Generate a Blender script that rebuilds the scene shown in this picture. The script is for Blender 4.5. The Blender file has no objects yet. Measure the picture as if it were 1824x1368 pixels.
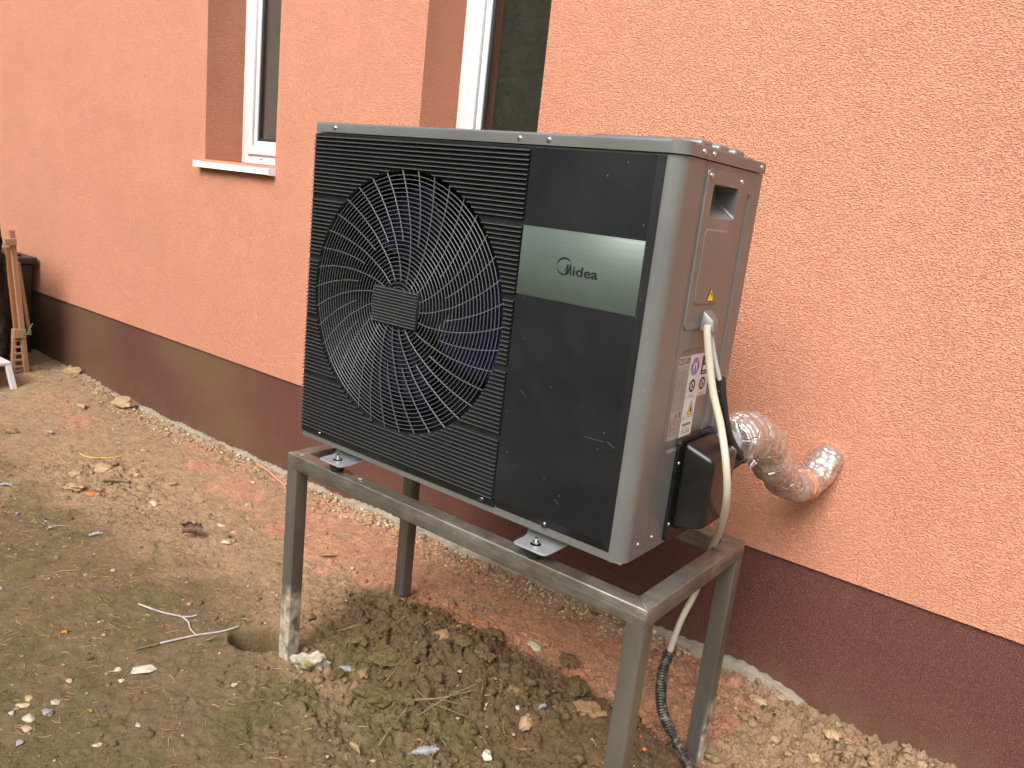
import bpy, bmesh, math, random
import numpy as np
from mathutils import Vector, Matrix
from mathutils.geometry import tessellate_polygon
random.seed(7); rng = np.random.default_rng(11)
S = bpy.context.scene
COL = S.collection

# ---------------------------------------------------------------- camera, sky, sun, exposure
cam = bpy.data.objects.new('camera', bpy.data.cameras.new('camera')); COL.objects.link(cam)
cam.data.sensor_width = 36; cam.data.lens = 36 * 1406.5 / 1824
cam.data.clip_start = .05; cam.data.clip_end = 500
rx_, ry_, rz_ = (Vector((0.7840301, 0.6109900, 0.1094898)), Vector((0.2238690, -0.1138140, -0.9679510)),
                 Vector((-0.5789469, 0.7834140, -0.2260153)))
M = Matrix((rx_, -ry_, -rz_)).transposed().to_4x4(); M.translation = Vector((1.8484885, -1.4684079, .7590091))
cam.matrix_world = M
S.camera = cam
W = bpy.data.worlds.new('World'); S.world = W; W.use_nodes = True
nt = W.node_tree; bg = nt.nodes['Background']
sky = nt.nodes.new('ShaderNodeTexSky'); sky.sky_type = 'NISHITA'; sky.sun_disc = False
SUN_EL, SUN_AZ = 44, 172      # azimuth: compass bearing, 0 = +Y, clockwise
sky.sun_elevation = math.radians(SUN_EL); sky.sun_rotation = math.radians(SUN_AZ)
sky.air_density = 1.0; sky.dust_density = 4.0; sky.ozone_density = .6
hs = nt.nodes.new('ShaderNodeHueSaturation'); hs.inputs['Saturation'].default_value = .30
nt.links.new(sky.outputs[0], hs.inputs['Color']); nt.links.new(hs.outputs[0], bg.inputs[0])
bg.inputs[1].default_value = .115
sun = bpy.data.objects.new('sun', bpy.data.lights.new('sun', 'SUN')); COL.objects.link(sun)
sun.data.energy = 1.5; sun.data.angle = math.radians(36); sun.data.color = (1, .98, .95)
_az, _el = math.radians(SUN_AZ), math.radians(SUN_EL)
sd = Vector((math.sin(_az) * math.cos(_el), math.cos(_az) * math.cos(_el), math.sin(_el)))
sun.rotation_euler = sd.to_track_quat('Z', 'Y').to_euler(); sun.location = (0, -6, 8)
S.view_settings.view_transform = 'Standard'; S.view_settings.look = 'None'
S.view_settings.gamma = 1; S.view_settings.use_curve_mapping = False
S.view_settings.exposure = 1.30

# ---------------------------------------------------------------- terrain functions (pure numpy)
def _hash(ix, iy, s):
    n = (ix.astype(np.int64) * 374761393 + iy.astype(np.int64) * 668265263 + s * 974634777) & 0xffffffff
    n = ((n ^ (n >> 13)) * 1274126177) & 0xffffffff
    return ((n ^ (n >> 16)) & 0xffff) / 65535.0
def vnoise(x, y, s=0):
    x = np.asarray(x, float); y = np.asarray(y, float)
    ix = np.floor(x); iy = np.floor(y); fx = x - ix; fy = y - iy
    ix = ix.astype(np.int64); iy = iy.astype(np.int64)
    u = fx * fx * fx * (fx * (fx * 6 - 15) + 10); v = fy * fy * fy * (fy * (fy * 6 - 15) + 10)
    a = _hash(ix, iy, s); b = _hash(ix + 1, iy, s); c = _hash(ix, iy + 1, s); d = _hash(ix + 1, iy + 1, s)
    return (a * (1 - u) + b * u) * (1 - v) + (c * (1 - u) + d * u) * v
def fbm(x, y, s=0, o=4, g=.5):
    t = 0; a = 1; n = 0
    for i in range(o):
        t = t + a * vnoise(x * 2 ** i + i * 7.3, y * 2 ** i - i * 3.1, s + i); n += a; a *= g
    return t / n
def sst(a, b, x):
    t = np.clip((x - a) / (b - a), 0, 1); return t * t * (3 - 2 * t)
def bump(x, y, cx, cy, rx, ry, rot=0.):
    c, s = math.cos(rot), math.sin(rot); dx = x - cx; dy = y - cy
    u = (dx * c + dy * s) / rx; v = (-dx * s + dy * c) / ry
    return np.exp(-(u * u + v * v))
WX = [-12, -4.5, -3.83, -2.9, -2.25, -1.6, -1.0, -.4, 0, .58, .8, 1.08, 1.28, 1.46, 1.8, 2.2, 8]
WZ = [-.72, -.73, -.745, -.795, -.79, -.775, -.77, -.745, -.73, -.72, -.726, -.722, -.742, -.741, -.72, -.725, -.74]
def worley(x, y, s=0):
    ix = np.floor(x).astype(np.int64); iy = np.floor(y).astype(np.int64); f1 = np.full(x.shape, 9.); f2 = np.full(x.shape, 9.); cid = np.zeros(x.shape)
    for a in (-1, 0, 1):
        for b in (-1, 0, 1):
            cx_ = ix + a; cy_ = iy + b; px = cx_ + _hash(cx_, cy_, s); py = cy_ + _hash(cx_, cy_, s + 1); d = (px - x) ** 2 + (py - y) ** 2
            k = d < f1; f2 = np.where(k, f1, np.minimum(f2, d)); cid = np.where(k, _hash(cx_, cy_, s + 2), cid); f1 = np.where(k, d, f1)
    return np.sqrt(f1), np.sqrt(f2), cid
def clods(x, y, sc, s):
    wx = x * sc + (vnoise(x * sc * 1.7, y * sc * 1.7, s + 5) - .5) * .7; wy = y * sc + (vnoise(x * sc * 1.7, y * sc * 1.7, s + 6) - .5) * .7
    a, b, c = worley(wx, wy, s); e = np.clip((b - a) / .35, 0, 1)
    return e ** .62 * (.35 + .65 * c), c
def gcoarse(x, y):
    w = sst(-.1, 1.0, y)
    h = np.interp(x, WX, WZ) * w + -.785 * (1 - w)
    h = h + (fbm(x * 1.1, y * 1.1, 5, 3) - .5) * .05 * (1 - .6 * sst(.6, 1., y))
    h = h + .076 * bump(x, y, .42, .34, .42, .22, -.15) + .030 * bump(x, y, .95, .35, .25, .25)
    h = h + .03 * bump(x, y, 1.62, .80, .30, .20) + .02 * bump(x, y, -3.3, .75, .5, .25)
    h = h - .19 * sst(.25, .62, bump(x, y, -.165, -.01, .10, .060, .5) + .25 * (fbm(x * 14, y * 14, 301, 3) - .5)) - .05 * bump(x, y, -.03, .42, .05, .035)
    return h
def clodzone(x, y):
    n = fbm(x * 2.3 + 9, y * 2.3, 31, 3)
    a = bump(x, y, .45, .28, .65, .32, -.1) * 1.2 + bump(x, y, 1.55, .75, .55, .33) * 1.1
    a = a + .55 * sst(.72, .98, y) + .35 * bump(x, y, -1.3, .25, .6, .25) + .6 * bump(x, y, -1.95, .32, .35, .2) + .5 * bump(x, y, .35, -.12, .35, .15)
    return np.clip(a * (.55 + .9 * n), 0, 1)
def gheight(x, y):
    x = np.asarray(x, float); y = np.asarray(y, float)
    h = gcoarse(x, y)
    c = clodzone(x, y)
    n1 = fbm(x * 9, y * 9, 11, 3); n2 = fbm(x * 28, y * 28, 17, 3); n3 = vnoise(x * 80, y * 80, 23)
    n4 = np.abs(fbm(x * 15 + 3, y * 15, 41, 3) - .5) * 2
    k1, _ = clods(x, y, 13, 201); k2, _ = clods(x, y, 38, 211); k3, _ = clods(x, y, 75, 221)
    h = h + (n1 - .5) * (.012 + .026 * c) + (n2 - .5) * (.007 + .012 * c) + (n3 - .5) * (.0035 + .006 * c) + (fbm(x * 110, y * 110, 29, 2) - .5) * (.002 + .008 * c)
    h = h + c * sst(.35, .75, c + (n1 - .5)) * .036 * (k1 - .4) + c * .015 * (k2 - .4) + (.0022 + .007 * c) * (k3 - .4)
    h = h - .016 * c * (1 - sst(0, .16, n4)) - .005 * (1 - sst(0, .05, n4)) * (1 - c)
    return h
def gcolor(x, y):
    """colour of the soil, with shade painted into the hole: dry pale earth, damp dark earth, moss, salmon plaster dust"""
    x = np.asarray(x, float); y = np.asarray(y, float)
    n = fbm(x * 2.1, y * 2.1, 51, 4); m = fbm(x * 7, y * 7, 61, 4); k = fbm(x * 30, y * 30, 71, 3)
    dry = np.array([.30, .200, .116]); olive = np.array([.165, .115, .066]); dark = np.array([.120, .078, .041])
    moss = np.array([.128, .103, .046]); dust = np.array([.41, .205, .125]); grey = np.array([.36, .30, .22])
    def mix(a, b, t): t = np.asarray(t)[..., None]; return a * (1 - t) + b * t
    t_ol = sst(.32, -.12, y + (n - .5) * .5 + .16 * sst(-.3, -2.2, x))
    col = mix(np.broadcast_to(dry, x.shape + (3,)), olive, t_ol)
    td = np.clip(bump(x, y, .42, .30, .62, .27, -.1) * 1.7 + bump(x, y, 1.02, .33, .33, .28) * 1.3 - .25 + (m - .5) * .7 + 1.6 * bump(x, y, -.165, -.01, .085, .06, .5), 0, 1)  # last bump paints shade into the hole beside the leg
    td = sst(.12, .75, td + (k - .5) * .5)
    col = mix(col, dark, td)
    t_dr = np.clip(bump(x, y, 1.66, .78, .55, .33) * 1.9 - .35 + (m - .5) * .6, 0, 1)
    col = mix(col, dry * .95, t_dr)
    tm = sst(.50, .66, m) * sst(.25, -.05, y) * .6 + .8 * sst(.42, .6, m) * bump(x, y, .25, -.08, .42, .20) * 1.2
    col = mix(col, moss, np.clip(tm, 0, .85) * (1 - np.clip(1.6 * bump(x, y, -.165, -.01, .10, .07, .5), 0, 1)))
    tu = sst(.42, .62, y + (n - .5) * .25) * (.25 + .75 * sst(1.04, .86, y)) * sst(-2.8, -.9, x + (n - .5) * 1.6) * sst(1.32, 1.12, x)
    tu = tu + .6 * bump(x, y, -2.9, .62, .55, .14) + .5 * bump(x, y, 1.52, .93, .10, .05)
    tu = np.clip(tu * (.35 + 1.0 * sst(.30, .62, m)), 0, 1); g2 = fbm(x * 70, y * 70, 401, 3)
    tu = .80 * sst(.38, .80, tu * .95 + (k - .5) * .75 + (g2 - .5) * .7) * (tu > .06)
    col = mix(col, dust, tu)
    col = mix(col, grey, .5 * sst(.90, 1.0, y + (m - .5) * .1) * sst(.4, .6, k) * (x < .9))
    _, c2 = clods(x, y, 38, 211)
    return col * (.74 + .38 * k + .16 * c2)[..., None]
# ---------------------------------------------------------------- helpers
def new_obj(name, me, mat=None, parent=None, label=None, cat=None, group=None, kind=None):
    o = bpy.data.objects.new(name, me); COL.objects.link(o)
    if me is not None and mat is not None and not me.materials: me.materials.append(mat)
    if parent is not None: o.parent = parent
    tag(o, label, cat, group, kind)
    return o
def tag(o, label=None, cat=None, group=None, kind=None):
    if label: o['label'] = label
    if cat: o['category'] = cat
    if group: o['group'] = group
    if kind: o['kind'] = kind
    return o
def thing(name, label, cat, group=None):
    return new_obj(name, None, label=label, cat=cat, group=group)
def bm_mesh(bm, name, smooth=False):
    me = bpy.data.meshes.new(name); bm.normal_update(); bm.to_mesh(me); bm.free()
    if smooth:
        me.polygons.foreach_set('use_smooth', [True] * len(me.polygons))
    return me
def sharpen(me, ang=35):
    me.set_sharp_from_angle(angle=math.radians(ang)); return me
def box(bm, x0, x1, y0, y1, z0, z1, bev=0, seg=2):
    r = bmesh.ops.create_cube(bm, size=1)
    for v in r['verts']:
        v.co = Vector((x0 + (v.co.x + .5) * (x1 - x0), y0 + (v.co.y + .5) * (y1 - y0), z0 + (v.co.z + .5) * (z1 - z0)))
    if bev:
        es = {e for v in r['verts'] for e in v.link_edges}
        bmesh.ops.bevel(bm, geom=list(es), offset=bev, segments=seg, profile=.5, affect='EDGES')
    return bm
def boxme(name, *a, bev=0, seg=2):
    bm = bmesh.new(); box(bm, *a, bev=bev, seg=seg); me = bm_mesh(bm, name, bool(bev))
    return sharpen(me, 50) if bev else me
def hexa(bm, pts, bev=0, seg=2):
    """pts: 4 bottom + 4 top corners in the same turn"""
    vs = [bm.verts.new(p) for p in pts]
    fs = [bm.faces.new([vs[i] for i in f]) for f in ((3, 2, 1, 0), (4, 5, 6, 7), (0, 1, 5, 4), (1, 2, 6, 5), (2, 3, 7, 6), (3, 0, 4, 7))]
    bmesh.ops.recalc_face_normals(bm, faces=fs)
    if bev: bmesh.ops.bevel(bm, geom=list({e for f in fs for e in f.edges}), offset=bev, segments=seg, profile=.5, affect='EDGES')
    return bm
def rrect(x0, x1, z0, z1, r, n=5):
    out = []
    for cx, cz, a0 in ((x1 - r, z1 - r, 0), (x0 + r, z1 - r, 90), (x0 + r, z0 + r, 180), (x1 - r, z0 + r, 270)):
        for i in range(n + 1):
            a = math.radians(a0 + 90 * i / n); out.append((cx + r * math.cos(a), cz + r * math.sin(a)))
    return out
def circ(cx, cz, r, n=96):
    return [(cx + r * math.cos(2 * math.pi * i / n), cz + r * math.sin(2 * math.pi * i / n)) for i in range(n)]
def plate(bm, loops, f, d0, d1):
    """flat plate with holes. loops[0] outer; f(a, b, d) -> 3D; d0 front, d1 back"""
    polys = [[Vector((a, b, 0)) for a, b in lp] for lp in loops]
    flat = [p for lp in loops for p in lp]
    tris = tessellate_polygon(polys)
    A = [bm.verts.new(f(a, b, d0)) for a, b in flat]; B = [bm.verts.new(f(a, b, d1)) for a, b in flat]
    for t in tris:
        try: bm.faces.new([A[i] for i in t]); bm.faces.new([B[i] for i in reversed(t)])
        except ValueError: pass
    k = 0
    for lp in loops:
        n = len(lp)
        for i in range(n):
            a, b = k + i, k + (i + 1) % n
            bm.faces.new((A[a], A[b], B[b], B[a]))
        k += n
    bmesh.ops.recalc_face_normals(bm, faces=bm.faces)
    return bm
def pocket(bm, lo, li, f, d0, d1):
    A = [bm.verts.new(f(a, b, d0)) for a, b in lo]; B = [bm.verts.new(f(a, b, d1)) for a, b in li]
    n = len(A)
    for i in range(n): bm.faces.new((A[i], A[(i + 1) % n], B[(i + 1) % n], B[i]))
    bm.faces.new(B)
    return bm
def smooth_path(pts, n=12):
    P = [Vector(p) for p in pts]; P = [P[0] * 2 - P[1]] + P + [P[-1] * 2 - P[-2]]
    out = []
    for i in range(1, len(P) - 2):
        for k in range(n):
            t = k / n; a, b, c, d = P[i - 1], P[i], P[i + 1], P[i + 2]
            out.append(.5 * ((2 * b) + (c - a) * t + (2 * a - 5 * b + 4 * c - d) * t * t + (3 * b - a - 3 * c + d) * t ** 3))
    out.append(P[-2]); return out
def tube(bm, path, rad, seg=10, cap=True):
    """rad: number or list per path point"""
    n = len(path); R = rad if isinstance(rad, (list, tuple)) else [rad] * n
    t0 = (path[1] - path[0]).normalized(); u = t0.orthogonal().normalized(); rings = []
    for i, p in enumerate(path):
        t = (path[min(i + 1, n - 1)] - path[max(i - 1, 0)]).normalized()
        u = (u - t * u.dot(t)).normalized(); v = t.cross(u)
        rings.append([bm.verts.new(p + (u * math.cos(2 * math.pi * k / seg) + v * math.sin(2 * math.pi * k / seg)) * R[i]) for k in range(seg)])
    for a, b in zip(rings, rings[1:]):
        for k in range(seg): bm.faces.new((a[k], a[(k + 1) % seg], b[(k + 1) % seg], b[k]))
    if cap: bm.faces.new(rings[0][::-1]); bm.faces.new(rings[-1])
    return bm
def fast_mesh(name, verts, faces, cols=None, smooth=False):
    """verts (N,3), faces (M,k) numpy; cols (N,3) -> colour attribute 'soil'"""
    me = bpy.data.meshes.new(name); k = faces.shape[1]
    me.vertices.add(len(verts)); me.vertices.foreach_set('co', verts.astype(np.float32).ravel())
    me.loops.add(faces.size); me.loops.foreach_set('vertex_index', faces.astype(np.int32).ravel())
    me.polygons.add(len(faces)); me.polygons.foreach_set('loop_start', np.arange(0, faces.size, k, dtype=np.int32))
    me.polygons.foreach_set('loop_total', np.full(len(faces), k, dtype=np.int32))
    me.update(calc_edges=True)
    if smooth: me.polygons.foreach_set('use_smooth', np.ones(len(faces), bool))
    if cols is not None:
        at = me.attributes.new('soil', 'FLOAT_COLOR', 'POINT')
        at.data.foreach_set('color', np.concatenate([cols, np.ones((len(cols), 1))], 1).astype(np.float32).ravel())
    me.validate(); return me

# ---------------------------------------------------------------- materials
def srgb(r, g, b):
    return tuple(((c / 255) / 12.92 if c <= 10 else ((c / 255 + .055) / 1.055) ** 2.4) for c in (r, g, b))
class MT:
    def __init__(s, name, col=(.5, .5, .5), rough=.6, metal=0., spec=.5):
        s.m = bpy.data.materials.new(name); s.m.use_nodes = True; s.t = s.m.node_tree
        s.b = s.t.nodes['Principled BSDF']; s.b.inputs['Base Color'].default_value = (*col, 1)
        s.b.inputs['Roughness'].default_value = rough; s.b.inputs['Metallic'].default_value = metal
        s.b.inputs['Specular IOR Level'].default_value = spec; s.col = col; s.h = None; s.c = None
    def n(s, t, **k):
        x = s.t.nodes.new(t)
        for a, v in k.items():
            if a in x.inputs: x.inputs[a].default_value = v
            else: setattr(x, a, v)
        return x
    def l(s, a, b): s.t.links.new(a, b)
    def coord(s, scale=(1, 1, 1), world=False):
        if world: c = s.n('ShaderNodeNewGeometry').outputs['Position']
        else: c = s.n('ShaderNodeTexCoord').outputs['Object']
        m = s.n('ShaderNodeMapping'); m.inputs['Scale'].default_value = scale; s.l(c, m.inputs[0]); return m.outputs[0]
    def noise(s, scale, detail=3, st=(1, 1, 1), world=False, rough=.55):
        x = s.n('ShaderNodeTexNoise', Scale=scale, Detail=detail, Roughness=rough); s.l(s.coord(st, world), x.inputs['Vector']); return x.outputs['Fac']
    def ramp(s, fac, stops):
        r = s.n('ShaderNodeValToRGB'); cr = r.color_ramp
        while len(cr.elements) < len(stops): cr.elements.new(.5)
        for e, (p, c) in zip(cr.elements, stops):
            e.position = p; e.color = (c, c, c, 1) if isinstance(c, (int, float)) else (*c, 1)
        s.l(fac, r.inputs[0]); return r.outputs[0]
    def cur(s):
        if s.c is None:
            r = s.n('ShaderNodeRGB'); r.outputs[0].default_value = (*s.col, 1); s.c = r.outputs[0]
        return s.c
    def mix(s, fac, col, blend='MIX'):
        m = s.n('ShaderNodeMix', data_type='RGBA', blend_type=blend); s.l(s.cur(), m.inputs[6])
        if isinstance(fac, (int, float)): m.inputs[0].default_value = fac
        else: s.l(fac, m.inputs[0])
        if isinstance(col, tuple): m.inputs[7].default_value = (*col, 1)
        else: s.l(col, m.inputs[7])
        s.c = m.outputs[2]; s.l(s.c, s.b.inputs['Base Color']); return s
    def vary(s, scale, lo, hi, st=(1, 1, 1), detail=4, world=False):
        return s.mix(1., s.ramp(s.noise(scale, detail, st, world), [(.3, lo), (.7, hi)]), 'MULTIPLY')
    def bump(s, fac, dist, strength=1.):
        b = s.n('ShaderNodeBump', Distance=dist, Strength=strength); s.l(fac, b.inputs['Height'])
        if s.h is not None: s.l(s.h, b.inputs['Normal'])
        s.h = b.outputs[0]; s.l(s.h, s.b.inputs['Normal']); return s
    def rvary(s, scale, lo, hi, st=(1, 1, 1)):
        s.l(s.ramp(s.noise(scale, 4, st), [(.3, lo), (.7, hi)]), s.b.inputs['Roughness']); return s
    def specks(s, scale, thr, col, amt=1., st=(1, 1, 1), world=False):
        v = s.n('ShaderNodeTexVoronoi', Scale=scale); s.l(s.coord(st, world), v.inputs['Vector'])
        w = s.n('ShaderNodeTexWhiteNoise'); s.l(v.outputs['Color'], w.inputs['Vector'])
        a = s.ramp(v.outputs['Distance'], [(thr, amt), (thr + .06, 0.)])
        b = s.ramp(w.outputs['Value'], [(.80, 0.), (.84, 1.)])
        m = s.n('ShaderNodeMath', operation='MULTIPLY'); s.l(a, m.inputs[0]); s.l(b, m.inputs[1])
        return s.mix(m.outputs[0], col)

# wall render: scraped grain
a = MT('salmon_render', (.66, .292, .185), .95, spec=.12)
a.mix(a.ramp(a.noise(.8, 4, world=True), [(.42, 0.), (.72, .30)]), (.56, .262, .145)); a.vary(.9, .95, 1.04).vary(5, .965, 1.02).vary(260, .88, 1.08, st=(1, 1, 1.5))
g1 = a.ramp(a.noise(165, 2.5, (.8, 1, 1.5), rough=.55), [(.36, 0.), (.50, .7), (.70, 1.)])
a.bump(g1, .0052, 1.); a.bump(a.noise(480, 2), .0008, .7)
RENDER = a.m
a = MT('plinth_mosaic', (.078, .028, .022), .5, spec=.45)
a.mix(1., a.ramp(a.noise(420, 2, (1, 1, 1)), [(.38, .35), (.62, 2.1)]), 'MULTIPLY')
a.specks(230, .22, (.36, .22, .15), .55); a.specks(90, .06, (.5, .36, .25), .8)
geo = a.n('ShaderNodeSeparateXYZ'); a.l(a.coord(world=True), geo.inputs[0])
mr = a.n('ShaderNodeMapRange'); mr.inputs[1].default_value = -.7; mr.inputs[2].default_value = -1.9; a.l(geo.outputs[0], mr.inputs[0])
mz = a.n('ShaderNodeMapRange'); mz.inputs[1].default_value = -.50; mz.inputs[2].default_value = -.76; mz.inputs[4].default_value = .55; a.l(geo.outputs[2], mz.inputs[0])
mm = a.n('ShaderNodeMath', operation='MULTIPLY'); a.l(mr.outputs[0], mm.inputs[0]); a.l(a.ramp(a.noise(1.3, 3), [(.35, .08), (.6, .38)]), mm.inputs[1])
mx = a.n('ShaderNodeMath', operation='MAXIMUM'); a.l(mm.outputs[0], mx.inputs[0])
m3 = a.n('ShaderNodeMath', operation='MULTIPLY'); a.l(mz.outputs[0], m3.inputs[0]); a.l(a.ramp(a.noise(6, 4), [(.35, 0.), (.7, .8)]), m3.inputs[1]); a.l(m3.outputs[0], mx.inputs[1])
a.mix(mx.outputs[0], (.17, .122, .062))
a.bump(a.noise(380, 2), .0012, .8)
PLINTH = a.m
a = MT('footing_concrete', (.30, .255, .19), .9, spec=.2); a.vary(20, .7, 1.15).vary(200, .8, 1.1); a.bump(a.noise(60, 4), .006); CONC = a.m
a = MT('window_plastic', (.66, .67, .675), .32); a.vary(3, .96, 1.); PVC = a.m
a = MT('sill_metal', (.84, .85, .86), .4); a.vary(9, .93, 1.); SILL = a.m
GASKET = MT('gasket_rubber', (.02, .02, .022), .5).m
a = MT('blind_fabric', (.15, .165, .175), .8); a.bump(a.noise(300, 2), .0005); BLIND = a.m
DARKROOM = MT('room_dark', (.10, .075, .06), .9).m
def glass():
    m = bpy.data.materials.new('window_glass'); m.use_nodes = True; t = m.node_tree; t.nodes.clear()
    o = t.nodes.new('ShaderNodeOutputMaterial'); mx = t.nodes.new('ShaderNodeMixShader'); lw = t.nodes.new('ShaderNodeLayerWeight'); lw.inputs[0].default_value = .5; pw = t.nodes.new('ShaderNodeMath'); pw.operation = 'POWER'; pw.inputs[1].default_value = 4.; t.links.new(lw.outputs['Facing'], pw.inputs[0]); f = t.nodes.new('ShaderNodeMapRange'); f.inputs[3].default_value = .17; t.links.new(pw.outputs[0], f.inputs[0])
    tr = t.nodes.new('ShaderNodeBsdfTransparent'); tr.inputs[0].default_value = (.82, .86, .84, 1); g = t.nodes.new('ShaderNodeBsdfGlossy'); g.inputs['Roughness'].default_value = .012
    t.links.new(f.outputs[0], mx.inputs[0]); t.links.new(tr.outputs[0], mx.inputs[1]); t.links.new(g.outputs[0], mx.inputs[2]); t.links.new(mx.outputs[0], o.inputs[0]); return m
GLASS = glass()
# heat pump
a = MT('grey_enamel', (.158, .160, .152), .34, .35, .5); a.vary(1.6, .94, 1.05).rvary(7, .28, .42); a.mix(a.ramp(a.noise(3.2, 5), [(.50, 0.), (.78, .14)]), (.42, .38, .33)); a.bump(a.noise(900, 2), .00018, .5)
a.specks(70, .05, (.5, .48, .44), .6); CASE = a.m
a = MT('black_panel', (.008, .009, .010), .38, 0., .4); a.vary(5, .85, 1.2).rvary(4, .30, .48); a.mix(a.ramp(a.noise(4.5, 5), [(.50, 0.), (.80, .03)]), (.33, .33, .32)); a.bump(a.noise(1100, 2), .00012, .5)
a.specks(55, .05, (.22, .21, .19), .55); BLACKP = a.m
a = MT('black_rib', (.014, .015, .015), .30, 0., .65); a.vary(30, .8, 1.15); RIB = a.m
a = MT('black_wire', (.010, .010, .011), .32, 0., .4); a.vary(25, .85, 1.1); WIRE = a.m
a = MT('void_black', (.006, .006, .007), .8); VOID = a.m
LIP = MT('glint_lip', (.140, .140, .134), .38, .4).m; LIPR = MT('rib_glint', (.17, .17, .16), .36, .4).m  # sky glints on the black edges, painted as lighter grey faces
a = MT('fan_blade', (.020, .022, .060), .25, 0., .5); a.vary(8, .8, 1.2); BLADE = a.m
a = MT('brushed_badge', (.085, .110, .092), .5, .25); a.vary(6, .93, 1.06); a.vary(60, .90, 1.07, st=(.03, 1, 8)).vary(60, .93, 1.05, st=(8, 1, .05)); a.rvary(30, .42, .54, st=(.05, 1, 5)); BADGE = a.m
INK = MT('print_black', (.008, .008, .009), .45).m
a = MT('black_plastic', (.007, .007, .007), .30, 0., .5); a.rvary(9, .24, .42); a.bump(a.noise(700, 2), .0002); a.specks(90, .05, (.25, .23, .2), .5); PLASTIC = a.m
a = MT('screw_zinc', (.62, .62, .60), .22, 1.); SCREW = a.m
a = MT('foot_zinc', (.44, .45, .46), .34, .55); a.vary(12, .88, 1.05); FOOT = a.m
RUBBER = MT('damper_rubber', (.012, .012, .012), .7).m
a = MT('label_silver', (.38, .36, .34), .35, .3); LABELG = a.m
LABELW = MT('label_white', (.62, .61, .62), .4).m
LABELC = MT('label_cream', (.72, .70, .60), .45).m
YEL = MT('label_yellow', (.80, .60, .02), .45).m
BLUE = MT('label_blue', (.03, .06, .30), .45).m
INKG = MT('print_grey', (.12, .11, .11), .5).m
# stand
a = MT('mill_steel', (.225, .212, .180), .42, .72)
a.vary(9, .62, 1.3, st=(1, 1, 1)).vary(140, .8, 1.2, st=(.15, .15, 1)); a.rvary(14, .30, .58); a.mix(a.ramp(a.noise(11, 5), [(.54, 0.), (.70, .55)]), (.16, .10, .065))
a.bump(a.noise(260, 3), .0004, .6); a.specks(130, .07, (.36, .33, .28), .6); STEEL = a.m
def leg_mat(name, zc, side):
    a = MT(name, (.20, .188, .158), .42, .72); a.vary(9, .72, 1.25, st=(1, 1, .2)).rvary(14, .30, .58); a.specks(130, .07, (.45, .42, .36), .6)
    s_ = a.n('ShaderNodeSeparateXYZ'); a.l(a.coord(world=True), s_.inputs[0])
    ad = a.n('ShaderNodeMath', operation='MULTIPLY_ADD'); a.l(a.noise(13, 5, (1, 1, .35)), ad.inputs[0]); ad.inputs[1].default_value = .28; a.l(s_.outputs[2], ad.inputs[2])
    f = a.n('ShaderNodeMapRange'); a.l(ad.outputs[0], f.inputs[0]); f.inputs[1].default_value = zc; f.inputs[2].default_value = zc - .07
    f.inputs[4].default_value = .85
    nn = a.n('ShaderNodeMath', operation='MULTIPLY'); a.l(f.outputs[0], nn.inputs[0]); a.l(a.ramp(a.noise(26, 5), [(.36, .10), (.52, 1.)]), nn.inputs[1])
    k = nn.outputs[0]
    if side is not None:
        g = a.n('ShaderNodeMapRange'); a.l(s_.outputs[side[0]], g.inputs[0]); g.inputs[1].default_value = side[1]; g.inputs[2].default_value = side[2]
        n2 = a.n('ShaderNodeMath', operation='MULTIPLY'); a.l(k, n2.inputs[0]); a.l(g.outputs[0], n2.inputs[1]); k = n2.outputs[0]
    low = a.ramp(a.noise(30, 4), [(.4, (.50, .46, .38)), (.6, (.33, .25, .16))])
    a.mix(k, low)
    inv = a.n('ShaderNodeMath', operation='MULTIPLY_ADD'); a.l(k, inv.inputs[0]); inv.inputs[1].default_value = -.72; inv.inputs[2].default_value = .72; a.l(inv.outputs[0], a.b.inputs['Metallic'])
    r_ = a.n('ShaderNodeMath', operation='MULTIPLY_ADD'); a.l(k, r_.inputs[0]); r_.inputs[1].default_value = .5; r_.inputs[2].default_value = .42; a.l(r_.outputs[0], a.b.inputs['Roughness'])
    a.bump(a.noise(40, 4), .003, .6); return a.m
YPAINT = MT('yellow_chalk', (.40, .31, .10), .8).m
# pipe, cables
a = MT('foil', (.62, .58, .55), .3, .90); a.rvary(13, .22, .5)
v = a.n('ShaderNodeTexVoronoi', Scale=17., feature='DISTANCE_TO_EDGE'); a.l(a.coord((1, 1, 1)), v.inputs['Vector'])
a.bump(a.ramp(v.outputs[0], [(0., 0.), (.05, 1.)]), .0030, .8); a.bump(a.noise(13, 4, (1, .5, 1), rough=.55), .012, .8); a.bump(a.noise(60, 3), .0012, .6); FOIL = a.m
a = MT('band_orange', (.52, .22, .11), .7); a.bump(a.noise(120, 4), .003); a.vary(40, .75, 1.2); FOAM = a.m  # colour of the orange band around the foil wrap
a = MT('foam_grey', (.27, .28, .29), .8); a.bump(a.noise(140, 3), .002); a.vary(60, .8, 1.2); FOAMG = a.m
a = MT('cable_cream', (.52, .475, .37), .42); a.vary(20, .9, 1.03); a.specks(160, .08, (.2, .17, .12), .6); CREAM = a.m
CABG = MT('cable_grey', (.34, .36, .37), .45).m
a = MT('conduit_black', (.016, .015, .015), .38); CONDUIT = a.m
a = MT('conduit_dusty', (.018, .017, .017), .45); a.mix(a.ramp(a.noise(55, 5), [(.48, 0.), (.66, .75)]), (.25, .19, .13)); CONDUITD = a.m
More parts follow.
